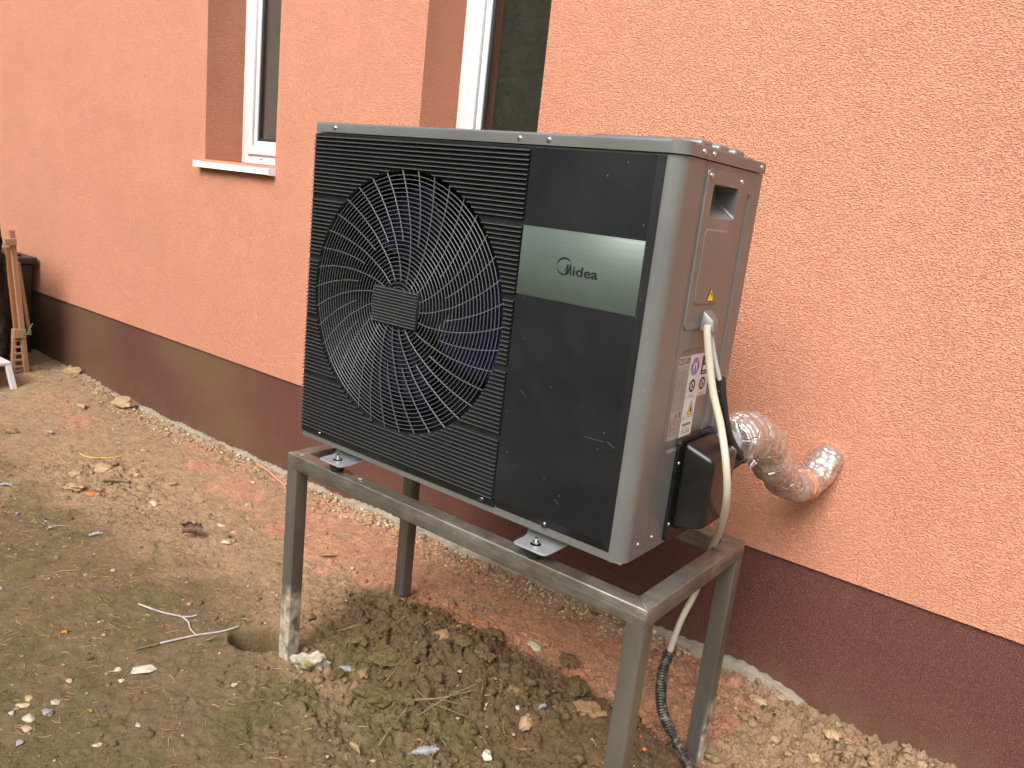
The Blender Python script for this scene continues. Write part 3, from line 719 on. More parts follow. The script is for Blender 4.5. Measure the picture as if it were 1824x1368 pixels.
def text_side(txt, h, y, z, x, mat, parent, width=None):
    me = text_mesh(txt, 1.0, 0, .01); xs = [v.co.x for v in me.vertices]; ys = [v.co.y for v in me.vertices]
    sy = h / (max(ys) - min(ys)); sx = (width / (max(xs) - min(xs))) if width else sy
    for v in me.vertices: v.co = Vector((x, y + (v.co.x - min(xs)) * sx, z + (v.co.y - min(ys)) * sy))
    return new_obj('lettering', me, mat, parent)
text_side('CE', .014, .138, .4425, LX + .0009, INK, lab, .023)
flat_side('mark_boxes', [R4(.166, .176, .443, .456), R4(.179, .184, .443, .456), R4(.187, .195, .443, .456)], LX + .0009, INKG, lab)
flat_side('mark_fields', [R4(.168, .174, .4475, .4545), R4(.189, .193, .445, .450)], LX + .0011, LABELG, lab)
flat_side('small_triangle', [[(.158, .3165), (.170, .3165), (.164, .331)], R4(.177, .187, .3165, .330)], LX + .0009, INKG, lab)
wl = P('safety_label', boxme('safety_label', LX, LX + .0006, .1995, .311, .356, .461), LABELW)
def disc(c, rad, n=28, sx=1.): return [(c[0] + rad * sx * math.cos(2 * math.pi * (i + .5) / n), c[1] + rad * math.sin(2 * math.pi * (i + .5) / n)) for i in range(n)]
flat_side('round_outline', [disc((.226, .432), .0235)], LX + .0008, INKG, wl)
flat_side('round_field', [disc((.226, .432), .0230)], LX + .0010, LABELW, wl)
flat_side('blue_ring', [disc((.226, .432), .0205)], LX + .0012, BLUE, wl)
flat_side('ring_inner', [disc((.226, .432), .0115)], LX + .0014, LABELW, wl)
flat_side('hand_symbol', [R4(.2235, .2285, .425, .436), disc((.226, .440), .0022, 10), R4(.2225, .2295, .4225, .4265)], LX + .0016, INK, wl)
flat_side('ring_ticks', [[(.226 + q * math.cos(t + s_), .432 + q * math.sin(t + s_)) for q, s_ in ((.0145, -.07), (.0175, -.07), (.0175, .07), (.0145, .07))] for t in [math.radians(d) for d in list(range(35, 150, 14)) + list(range(215, 330, 14))]], LX + .0014, LABELW, wl)
flat_side('black_sign', [rrect(.262, .300, .408, .455, .004, 3)], LX + .0009, INK, wl)
flat_side('sign_symbol', [R4(.269, .293, .419, .431), R4(.269, .293, .4125, .4145), [(.281, .452), (.289, .437), (.273, .437)]], LX + .0012, LABELW, wl)
for cy in (.226, .281):
    flat_side('octagon_frame', [R4(cy - .019, cy + .019, .3585, .3595), R4(cy - .019, cy - .0183, .3585, .400), R4(cy + .0183, cy + .019, .3585, .400)], LX + .0009, INKG, wl)
    flat_side('octagon_sign', [disc((cy, .386), .0165, 8)], LX + .0010, INK, wl)
    flat_side('octagon_inner', [disc((cy, .386), .0098, 12)], LX + .0012, LABELW, wl)
    flat_side('lock_symbol', [R4(cy - .004, cy + .003, .380, .390), [(cy - .007, .393), (cy + .007, .381), (cy + .008, .383), (cy - .006, .395)]], LX + .0014, INK, wl)
    flat_side('fine_print', [R4(cy - .013, cy + .013, .3625, .3640)], LX + .0010, INKG, wl)
wl2 = P('hazard_label', boxme('hazard_label', LX, LX + .0006, .1995, .261, .3015, .3555), LABELW)
flat_side('hazard_border', [[(.222, .3145), (.256, .3145), (.239, .350)]], LX + .0009, INK, wl2)
flat_side('yellow_field', [[(.2255, .3165), (.2525, .3165), (.239, .3455)]], LX + .0012, YEL, wl2)
flat_side('flame_symbol', [[(.235, .320), (.243, .320), (.244, .327), (.239, .337), (.2345, .327)]], LX + .0014, INK, wl2)
flat_side('fine_print', [R4(.221, .257, .3085, .3098), R4(.204, .214, .306, .309)], LX + .0009, INK, wl2)
flat_side('manual_symbol', [[(.205, .337), (.2115, .337), (.2115, .348), (.205, .348), (.205, .3475), (.211, .3475), (.211, .3375), (.2055, .3375), (.2055, .3475), (.205, .3475)], R4(.205, .214, .3125, .3133), R4(.206, .2135, .326, .3268), R4(.2132, .214, .3125, .3262)], LX + .0009, INKG, wl2)
wl3 = P('serial_label', boxme('serial_label', LX, LX + .0006, .1995, .261, .262, .3005), LABELC)
bars, y = [], .206
while y < .252:
    w = r.uniform(.0006, .002); bars.append(R4(y, y + w, .288, .296)); y += w + r.uniform(.0006, .0016)
flat_side('barcode', bars, LX + .0009, INK, wl3)
flat_side('fine_print', [R4(y, y + r.uniform(.003, .005), zz, zz + .0028) for zz in (.2815, .276, .2705) for y in (.207, .213, .219, .2255, .232, .239, .2455)], LX + .0009, INKG, wl3)
# valve cover
bm = bmesh.new(); plate(bm, [rrect(.187, .386, .004, .266, .02)], YZ, PW + .009, PW + .0005)
vc = P('valve_cover', bm_mesh(bm, 'valve_cover'), PLASTIC)
bm = bmesh.new()
hexa(bm, [(PW + .008, .206, .034), (1.204, .214, .056), (1.204, .356, .060), (PW + .008, .372, .034),
          (PW + .008, .206, .257), (1.204, .214, .229), (1.204, .356, .229), (PW + .008, .372, .257)], .013, 5)
new_obj('valve_housing', bm_mesh(bm, 'valve_housing', True), PLASTIC, vc)
for z in (.205, .052): put_screw((PW + .009, .1955, z), (1, 0, 0), vc, .75)
# feet: bent plates flaring up under the floor of the unit, bolted to rubber dampers
for x, yc, fl in ((.166, .004, 1), (.888, .004, 1), (.166, .500, -1), (.888, .500, -1)):
    rows = [(-.034, -.036, .040), (-.028, -.036, .046), (-.010, -.036, .0475), (.012, -.036, .0475), (.030, -.033, .050), (.046, -.024, .058), (.060, -.012, .070), (.075, -.0012, .088)]
    bm = bmesh.new(); g = []
    for dy, z, hw in rows:
        g.append([bm.verts.new((x + hw * u, yc + dy * fl, z)) for u in (-1, -.9, -.5, 0, .5, .9, 1)])
    for r0, r1 in zip(g, g[1:]):
        for k in range(6): bm.faces.new((r0[k], r0[k + 1], r1[k + 1], r1[k]))
    bmesh.ops.recalc_face_normals(bm, faces=bm.faces)
    bmesh.ops.solidify(bm, geom=bm.faces[:], thickness=.003)
    path = [Vector((x - hw, yc + dy * fl, z + .0012)) for dy, z, hw in rows[::-1]] + [Vector((x + hw, yc + dy * fl, z + .0012)) for dy, z, hw in rows]
    tube(bm, path, .0026, 8)
    ft = P('foot', sharpen(bm_mesh(bm, 'foot', True), 40), FOOT)
    bm = bmesh.new(); c = lambda z: Vector((x - .004, yc, z))
    tube(bm, [c(-.0358), c(-.0330)], .0135, 20); tube(bm, [c(-.0329), c(-.0265)], .0085, 6); tube(bm, [c(-.0264), c(-.0165)], .0045, 12)
    new_obj('bolt', bm_mesh(bm, 'bolt'), SCREW, ft)
    bm = bmesh.new(); tube(bm, [c(ZT + .0003), c(ZT + .006), c(-.048), c(-.0392)], [.018, .020, .023, .024], 24)
    new_obj('rubber_damper', bm_mesh(bm, 'rubber_damper', True), RUBBER, ft)
# light scuffs on the front
SCUFF = MT('scuff', (.05, .05, .048), .6).m
for pts_ in ([(.985, .268), (1.035, .2685), (1.036, .270), (.99, .2695)], [(1.045, .272), (1.066, .262), (1.066, .264), (1.046, .274)], [(.80, .33), (.815, .318), (.8155, .3195), (.801, .3315)], [(.93, .10), (.945, .092), (.9455, .0935), (.931, .1015)]):
    flat_front('scuff', [pts_], -.0128, SCUFF, hp)
place(hp, (.56, .21, 0))

# ---------------------------------------------------------------- insulated pipe, cables, conduits
pipe = thing('insulated_pipe', 'foil wrapped insulated pipe running from the heat pump into the wall', 'pipe')
pp = smooth_path([(1.148, .435, .218), (1.154, .47, .222), (1.166, .54, .222), (1.180, .61, .190), (1.190, .69, .118), (1.203, .79, .052), (1.221, .87, .024), (1.240, .94, .036), (1.250, .99, .078), (1.253, 1.04, .105), (1.254, 1.12, .115)], 28)
rr_ = []
for i, p in enumerate(pp):
    t = i / (len(pp) - 1); rr_.append((float(np.interp(t, [0, .08, .2, .35, .6, .8, 1], [.058, .067, .065, .055, .048, .048, .041]))) * (1 + .03 * math.sin(i * .25) + .02 * math.sin(i * .7)))
def crumple(me, amp, sc, seed=0):
    from mathutils import noise
    me.update(); ns = [Vector(v.normal) for v in me.vertices]
    for v, nn in zip(me.vertices, ns):
        v.co += nn * amp * (noise.noise(v.co * sc + Vector((seed, 0, 0))) - .9 * abs(noise.noise(v.co * sc * 2.1)) - .45 * abs(noise.noise(v.co * sc * 5)) + .12 * noise.noise(v.co * sc * 12))
    return me
bm = bmesh.new(); tube(bm, pp, rr_, 96)
new_obj('foil_wrap', crumple(bm_mesh(bm, 'foil_wrap', True), .0075, 13), FOIL, pipe)
i0_ = int(len(pp) * .60)
bm = bmesh.new(); tube(bm, pp[i0_:i0_ + 12], [q + .0006 for q in rr_[i0_:i0_ + 12]], 96, cap=False)
new_obj('orange_band', crumple(bm_mesh(bm, 'orange_band', True), .0075, 13), FOAM, pipe)  # orange ring following the foil surface
bm = bmesh.new(); tube(bm, smooth_path([(1.150, .372, .212), (1.150, .40, .214), (1.148, .45, .22)], 4), .036, 24)
new_obj('foam_collar', bm_mesh(bm, 'foam_collar', True), FOAMG, pipe)
bm = bmesh.new(); tube(bm, smooth_path([(1.150, .372, .16), (1.158, .43, .175), (1.166, .50, .19)], 4), .026, 20)
new_obj('inner_foam', bm_mesh(bm, 'inner_foam', True), RUBBER, pipe)
def flap(seed, c, u, v, s):
    r = random.Random(seed); bm = bmesh.new(); c, u, v = Vector(c), Vector(u), Vector(v); w = u.cross(v).normalized()
    g = [[bm.verts.new(c + u * (i / 4 + r.uniform(-.06, .06)) * s + v * (j / 3 + r.uniform(-.08, .08)) * s + w * r.uniform(-.12, .12) * s) for j in range(4)] for i in range(5)]
    for i in range(4):
        for j in range(3): bm.faces.new((g[i][j], g[i + 1][j], g[i + 1][j + 1], g[i][j + 1]))
    me = bm_mesh(bm, 'foil_flap', True); o = new_obj('foil_flap', me, FOIL, pipe); return o
flap(1, (1.186, .885, .055), (-.1, .9, .5), (-.7, -.1, .6), .035); flap(2, (1.20, .455, .165), (.2, .5, .7), (.6, -.4, 0), .026)
place(pipe, (1.15, .43, .2))
def cable(name, pts, rad, mat, label, cat, loc, n=12, seg=14, rads=None):
    bm = bmesh.new(); L = Vector(loc); path = [p - L for p in smooth_path(pts, n)]
    tube(bm, path, rads(len(path)) if rads else rad, seg)
    o = new_obj(name, bm_mesh(bm, name, True), mat, None, label, cat); o.location = L; return o
cable('power_cable', [(1.137, .205, .535), (1.139, .205, .515), (1.150, .214, .457), (1.169, .224, .382), (1.199, .228, .309), (1.232, .214, .229), (1.236, .246, .139), (1.199, .344, .026), (1.141, .462, -.094), (1.117, .492, -.18), (1.100, .515, -.253), (1.083, .490, -.335), (1.066, .49, -.44), (1.064, .48, -.50)],
      .0088, CREAM, 'thick cream cable hanging from the hood on the side of the heat pump', 'cable', (1.137, .205, .52))
cable('thin_cable', [(1.140, .222, .53), (1.140, .224, .515), (1.152, .236, .462), (1.168, .250, .410), (1.170, .26, .38)],
      .0055, CABG, 'thin grey cable going from the hood into the upper ribbed conduit', 'cable', (1.14, .224, .52))
def corrugated(name, pts, R, mat, label, loc, pitch=.0060):
    base = smooth_path(pts, 40); d = [0]
    for a_, b_ in zip(base, base[1:]): d.append(d[-1] + (b_ - a_).length)
    n = int(d[-1] / (pitch / 4)); P3 = []
    arr = np.array([tuple(p) for p in base]); ss = np.linspace(0, d[-1], n)
    q = np.stack([np.interp(ss, d, arr[:, k]) for k in range(3)], 1); L = Vector(loc)
    rad = [R * (1.0 if (i % 4) in (0, 1) else .80) for i in range(n)]
    bm = bmesh.new(); tube(bm, [Vector(x) - L for x in q], rad, 16)
    o = new_obj(name, sharpen(bm_mesh(bm, name, True), 60), mat, None, label, 'conduit'); o.location = L; return o
corrugated('ribbed_conduit', [(1.170, .250, .412), (1.172, .285, .345), (1.172, .345, .270), (1.178, .405, .214), (1.186, .455, .182)], .0118, CONDUIT,
           'clean black ribbed conduit running from the thin grey cable to the foil pipe', (1.163, .25, .41))
corrugated('ribbed_conduit', [(1.068, .487, -.440), (1.064, .468, -.498), (1.086, .45, -.594), (1.133, .45, -.660), (1.185, .44, -.706), (1.235, .43, -.738), (1.27, .42, -.775)], .0165, CONDUITD,
           'dusty black ribbed conduit rising from the soil beside the rear right leg', (1.068, .487, -.44), .0078)

# ---------------------------------------------------------------- things at the left edge
bn = thing('storage_bin', 'black lidded plastic bin against the wall behind the wooden rack', 'bin')
bm = bmesh.new(); hexa(bm, [(-4.98, .50, -.74), (-4.40, .50, -.74), (-4.40, .975, -.74), (-4.98, .975, -.74), (-5.02, .46, -.065), (-4.355, .46, -.065), (-4.355, .99, -.065), (-5.02, .99, -.065)], .02, 3)
new_obj('bin_body', sharpen(bm_mesh(bm, 'bin_body', True), 50), BIN, bn)
bm = bmesh.new(); box(bm, -5.05, -4.315, .43, 1.0, -.066, -.018, .010, 3); box(bm, -4.98, -4.40, .50, .93, -.019, -.004, .006, 2)
new_obj('bin_lid', sharpen(bm_mesh(bm, 'bin_lid', True), 50), BIN, bn)
place(bn, (-4.7, .72, -.74))
rk = thing('wooden_rack', 'folded weathered wooden frame leaning beside the black bin', 'rack')
def bar(name, a_, b_, w, d, mat, parent, up=(1, 0, 0), bev=.002):
    a_, b_ = Vector(a_), Vector(b_); t = (b_ - a_).normalized(); u = (Vector(up) - t * t.dot(Vector(up))).normalized(); v = t.cross(u)
    bm = bmesh.new(); hexa(bm, [a_ - u * d - v * w, a_ + u * d - v * w, a_ + u * d + v * w, a_ - u * d + v * w, b_ - u * d - v * w, b_ + u * d - v * w, b_ + u * d + v * w, b_ - u * d + v * w], bev, 1)
    return new_obj(name, bm_mesh(bm, name), mat, parent)
bar('rail', (-3.88, .735, -.745), (-3.88, .670, .215), .016, .014, WOOD, rk)
bar('rail', (-3.95, .790, -.50), (-3.92, .720, .00), .009, .012, WOOD, rk)
bar('rail', (-3.93, .700, -.50), (-3.92, .655, .10), .012, .012, WOODO, rk)
bar('rail', (-3.90, .660, -.745), (-3.90, .675, -.44), .012, .014, WOOD, rk)
bar('block', (-3.87, .620, .135), (-3.87, .690, .140), .022, .02, WOOD, rk)
bar('block', (-3.872, .660, -.47), (-3.872, .735, -.47), .03, .012, WOOD, rk)
for k in range(5): bar('rung', (-3.89, .665, -.52 - .045 * k), (-3.89, .725, -.52 - .045 * k), .007, .008, WOOD, rk)
bm = bmesh.new(); tube(bm, smooth_path([(-3.862, .715, -.462), (-3.855, .725, -.478), (-3.855, .745, -.466), (-3.86, .760, -.43), (-3.865, .778, -.405)], 6), .004, 8)
new_obj('green_string', bm_mesh(bm, 'green_string', True), GREENS, rk)
place(rk, (-3.89, .72, -.745))
ts = thing('plastic_sheet', 'shiny black plastic sheet draped over a stack at the left edge', 'sheet')
def sheet(name, x0, x1, y0, y1, z0, z1, seed, mat):
    bm = bmesh.new(); bmesh.ops.create_cube(bm, size=1); bmesh.ops.subdivide_edges(bm, edges=list(bm.edges), cuts=14, use_grid_fill=True)
    for v in bm.verts: v.co = Vector((x0 + (v.co.x + .5) * (x1 - x0), y0 + (v.co.y + .5) * (y1 - y0), z0 + (v.co.z + .5) * (z1 - z0)))
    return new_obj(name, crumple(bm_mesh(bm, name, True), .045, 5, seed), mat, ts)
sheet('lower_sheet', -4.7, -3.93, -.2, .655, -.66, .02, 2, SHEET); sheet('hanging_cloth', -4.6, -3.91, -.1, .638, .0, .26, 5, SHEET)
place(ts, (-4.3, .2, -.75))
bar_ = bar
st = thing('white_stool', 'white plastic stool with splayed legs at the left edge', 'stool')
for (ax, ay), (bx_, by_) in (((-3.560, .536), (-3.59, .515)), ((-3.575, .135), (-3.60, .195)), ((-3.995, .535), (-3.95, .475)), ((-3.995, .135), (-3.95, .195))):
    bar('leg', (ax, ay, -.765), (bx_, by_, -.60), .018, .014, PLWHITE, st, bev=.004)
bm = bmesh.new(); box(bm, -3.97, -3.575, .175, .535, -.612, -.585, .008, 2); new_obj('seat', bm_mesh(bm, 'seat', True), PLWHITE, st)
place(st, (-3.78, .34, -.76))
# ---------------------------------------------------------------- ground
def grid_axis(fine0, fine1, step, far0, far1):
    a = list(np.arange(fine0, fine1, step)); s = step
    while a[-1] < far1: s *= 1.25; a.append(a[-1] + s)
    s = step; b = []
    x = a[0]
    while x > far0: s *= 1.25; x -= s; b.append(x)
    return np.array(b[::-1] + a)
gx = np.unique(np.round(np.concatenate([grid_axis(-4.3, 2.15, .0085, -60, 60), np.arange(-.45, 1.85, .0055)]), 4)); gy_ = grid_axis(-1.0, 1.07, .0062, -60, 60)
gx = gx[np.concatenate([[True], np.diff(gx) > .0012])]
GX, GY = np.meshgrid(gx, gy_, indexing='ij'); GZ = gheight(GX, GY); GC = gcolor(GX, GY)
nx_, ny_ = GX.shape
V = np.stack([GX, GY, GZ], -1).reshape(-1, 3)
idx = np.arange(nx_ * ny_).reshape(nx_, ny_)
F = np.stack([idx[:-1, :-1], idx[1:, :-1], idx[1:, 1:], idx[:-1, 1:]], -1).reshape(-1, 4)
new_obj('ground', fast_mesh('ground', V, F, GC.reshape(-1, 3), True), SOIL, kind='structure')

# ---------------------------------------------------------------- loose stuff on the ground
def ico(sub, seed, rough=.25, cuts=6):
    bm = bmesh.new(); bmesh.ops.create_icosphere(bm, subdivisions=sub, radius=1); r = random.Random(seed)
    from mathutils import noise
    off = Vector((seed * 3.7, seed * 1.3, 0))
    planes = [(Vector((r.gauss(0, 1), r.gauss(0, 1), r.gauss(0, 1))).normalized(), r.uniform(.55, .85)) for _ in range(cuts)]
    for v in bm.verts:
        for n, d in planes:
            k = v.co.dot(n)
            if k > d: v.co -= n * (k - d)
        v.co *= 1 + rough * noise.noise(v.co * 1.6 + off) + rough * .5 * noise.noise(v.co * 4 + off)
    V = np.array([v.co[:] for v in bm.verts]); F = np.array([[v.index for v in f.verts] for f in bm.faces]); bm.free(); return V, F
TP = [ico(2, s, .6, 9) for s in range(6)]; TPS = [ico(1, s + 20, .5, 9) for s in range(10)]
def rotz(a):
    return np.array([[math.cos(a), -math.sin(a), 0], [math.sin(a), math.cos(a), 0], [0, 0, 1]])
def rrot():
    q = rng.normal(size=4); q /= np.linalg.norm(q); w, x, y, z = q
    return np.array([[1 - 2 * (y * y + z * z), 2 * (x * y - z * w), 2 * (x * z + y * w)], [2 * (x * y + z * w), 1 - 2 * (x * x + z * z), 2 * (y * z - x * w)], [2 * (x * z - y * w), 2 * (y * z + x * w), 1 - 2 * (x * x + y * y)]])
def scatter_pts(n, dens, x0=-4.2, x1=2.1, y0=-.98, y1=1.0):
    out = []
    while sum(len(o) for o in out) < n:
        x = rng.uniform(x0, x1, 20000); y = rng.uniform(y0, y1, 20000); k = rng.uniform(0, 1, 20000) < dens(x, y); out.append(np.stack([x[k], y[k]], 1))
    return np.concatenate(out)[:n]
def scatter(name, pts, sizes, flat, tps, mat, label, cat, colf, sink=.25):
    Vs, Fs, Cs, k = [], [], [], 0
    z = gheight(pts[:, 0], pts[:, 1]); cc = colf(pts)
    for i, ((x, y), s) in enumerate(zip(pts, sizes)):
        T, Fc = tps[rng.integers(len(tps))]
        v = (T @ rrot().T) * s; v[:, 2] *= flat; v = v + [x, y, z[i] + s * flat * (.6 - sink * 2)]
        Vs.append(v); Fs.append(Fc + k); k += len(v); Cs.append(np.repeat(cc[i][None], len(v), 0))
    return new_obj(name, fast_mesh(name, np.concatenate(Vs), np.concatenate(Fs), np.concatenate(Cs), False), mat, None, label, cat, kind='stuff')
cz = lambda x, y: clodzone(x, y)
pts = scatter_pts(7500, lambda x, y: .03 + cz(x, y) ** 1.5)
sz = np.clip(rng.lognormal(-5.35, .55, len(pts)), .002, .020)
scatter('soil_clods', pts, sz, .75, TPS, CLODM, 'crumbly clods of dug soil under the stand and along the wall', 'soil clods', lambda p: gcolor(p[:, 0], p[:, 1]) * rng.uniform(.75, 1.2, (len(p), 1)))
pts = scatter_pts(150, lambda x, y: cz(x, y) ** 3); sz = rng.uniform(.010, .022, len(pts))
scatter('big_clods', pts, sz, .75, TP, CLODM, 'larger lumps of dug soil in the mound under the stand', 'soil clods', lambda p: gcolor(p[:, 0], p[:, 1]) * rng.uniform(.8, 1.2, (len(p), 1)))
pts = scatter_pts(1900, lambda x, y: sst(.80, .93, y) * (.25 + sst(.35, .6, fbm(x * 5, y * 5, 7, 2))) * (x < .95) * (x > -3.4) * (.4 + .6 * sst(-1.4, -1.0, x)))
sz = np.clip(rng.lognormal(-5.0, .4, len(pts)), .003, .014)
pal = np.array([[.50, .36, .20], [.38, .27, .15], [.58, .43, .24], [.26, .17, .11], [.50, .26, .16], [.58, .48, .34]])
scatter('wall_gravel', pts, sz, .75, TPS, CLODM, 'pale gravel lying along the foot of the plinth', 'gravel', lambda p: pal[rng.integers(0, 6, len(p))] * rng.uniform(.8, 1.15, (len(p), 1)))
pts = scatter_pts(1500, lambda x, y: .25 + .6 * (y < .3)); sz = np.clip(rng.lognormal(-5.6, .55, len(pts)), .0016, .014)
pal2 = np.array([[.42, .36, .28], [.40, .31, .21], [.58, .55, .50], [.38, .30, .22], [.45, .26, .18]])
scatter('crumbs', pts, sz, .5, TPS, CLODM, 'small pale stones and plaster crumbs strewn over the soil', 'crumbs', lambda p: pal2[rng.integers(0, 5, len(p))] * rng.uniform(.7, 1.1, (len(p), 1)), .15)
pts = scatter_pts(7000, lambda x, y: .12 + .75 * sst(.35, .6, fbm(x * 3 + 4, y * 3, 77, 3)) * (1 - .6 * cz(x, y))); sz = np.clip(rng.lognormal(-6.2, .35, len(pts)), .001, .005)
scatter('soil_grit', pts, sz, .8, TPS[:3], CLODM, 'fine grit scattered over the trodden soil', 'grit', lambda p: gcolor(p[:, 0], p[:, 1]) * rng.uniform(.7, 1.5, (len(p), 1)), .2)
pts = scatter_pts(5200, lambda x, y: (sst(.42, .62, y) * sst(-1.6, -.6, x) * sst(1.34, 1.1, x) + .5 * bump(x, y, -2.9, .62, .55, .14)) * sst(.35, .6, fbm(x * 6, y * 6, 333, 3))); sz = np.clip(rng.lognormal(-5.9, .45, len(pts)), .0014, .007)
scatter('dust_crumbs', pts, sz, .7, TPS[:4], CLODM, 'salmon coloured render crumbs lying in a band along the wall', 'render crumbs', lambda p: np.array([.50, .225, .13]) * rng.uniform(.65, 1.2, (len(p), 1)), .2)
def needles(name, n, dens, lo, hi, w, pal, label, cat):
    pts = scatter_pts(n, dens); a = rng.uniform(0, 2 * math.pi, n); L = rng.uniform(lo, hi, n)
    Vs, Fs, Cs = [], [], []
    tpl = np.array([[0, -1, 0], [0, 1, 0], [0, 0, 1.4]])
    dx, dy = np.cos(a) * L / 2, np.sin(a) * L / 2
    za = gheight(pts[:, 0] - dx, pts[:, 1] - dy); zb_ = gheight(pts[:, 0] + dx, pts[:, 1] + dy); zm = np.maximum(gheight(pts[:, 0], pts[:, 1]), (za + zb_) / 2)
    bend = rng.uniform(-.15, .15, n)
    for i in range(n):
        c, s = math.cos(a[i]), math.sin(a[i]); nrm = np.array([-s, c, 0]); vs = []
        for t, zz in ((-1, za[i]), (0, zm[i]), (1, zb_[i])):
            p = np.array([pts[i, 0] + dx[i] * t - s * bend[i] * L[i] * (t == 0), pts[i, 1] + dy[i] * t + c * bend[i] * L[i] * (t == 0), zz + .0012])
            ww = w * (1 if t == 0 else .7); vs += [p + nrm * ww, p - nrm * ww, p + np.array([0, 0, ww * 1.3])]
        k = i * 9; Vs.append(np.array(vs))
        for q in (0, 3):
            for e_ in range(3): Fs.append((k + q + e_, k + q + (e_ + 1) % 3, k + q + 3 + (e_ + 1) % 3, k + q + 3 + e_))
        Cs.append(np.repeat((pal[rng.integers(len(pal))] * rng.uniform(.75, 1.15))[None], 9, 0))
    return new_obj(name, fast_mesh(name, np.concatenate(Vs), np.array(Fs), np.concatenate(Cs)), CLODM, None, label, cat, kind='stuff')
needles('pine_needles', 4200, lambda x, y: (.15 + .85 * sst(.45, -.05, y)) * (1 - .75 * bump(x, y, .5, .4, .45, .2)), .014, .042, .0009,
        np.array([[.55, .27, .10], [.50, .33, .15], [.42, .22, .09], [.62, .44, .24], [.30, .17, .08]]), 'dry orange brown needles strewn over the soil', 'needles')
needles('dry_stalks', 130, lambda x, y: .3 + .5 * (y < .4), .04, .11, .0012,
        np.array([[.40, .30, .18], [.30, .20, .12], [.55, .45, .32]]), 'thin dry stalks lying on the soil', 'stalks')

# ---------------------------------------------------------------- single things lying on the ground
def gz(x, y): return float(gheight(np.array([x]), np.array([y]))[0])
def rock(name, x, y, size, mat, label, cat, seed, flat=.6, asp=.75, rot=0., sub=3, rough=.28, cuts=9, sink=.30, group=None):
    soilish = 'clod' in name or 'lump' in name
    V, F = ico(4 if soilish else sub, seed, .42 if soilish else rough, 4 if soilish else cuts); V = V @ rotz(seed * 1.1).T; V = V / np.abs(V).max(0)
    s = size / 2; V = V * [s, s * asp, s * flat]; V = V @ rotz(rot).T
    if 'clod' in name or 'lump' in name:
        s = size / 2
        from mathutils import noise
        d = np.array([noise.noise(Vector(v) * 45) * .14 - abs(noise.noise(Vector(v) * 90)) * .12 + noise.noise(Vector(v) * 220) * .05 for v in V + seed]); V = V * (1 + d[:, None])
    me = fast_mesh(name, V, F, None, True); sharpen(me, 42)
    o = new_obj(name, me, mat, None, label, cat, group); o.location = (x, y, gz(x, y) + s * flat * (1 - 2 * sink)); return o
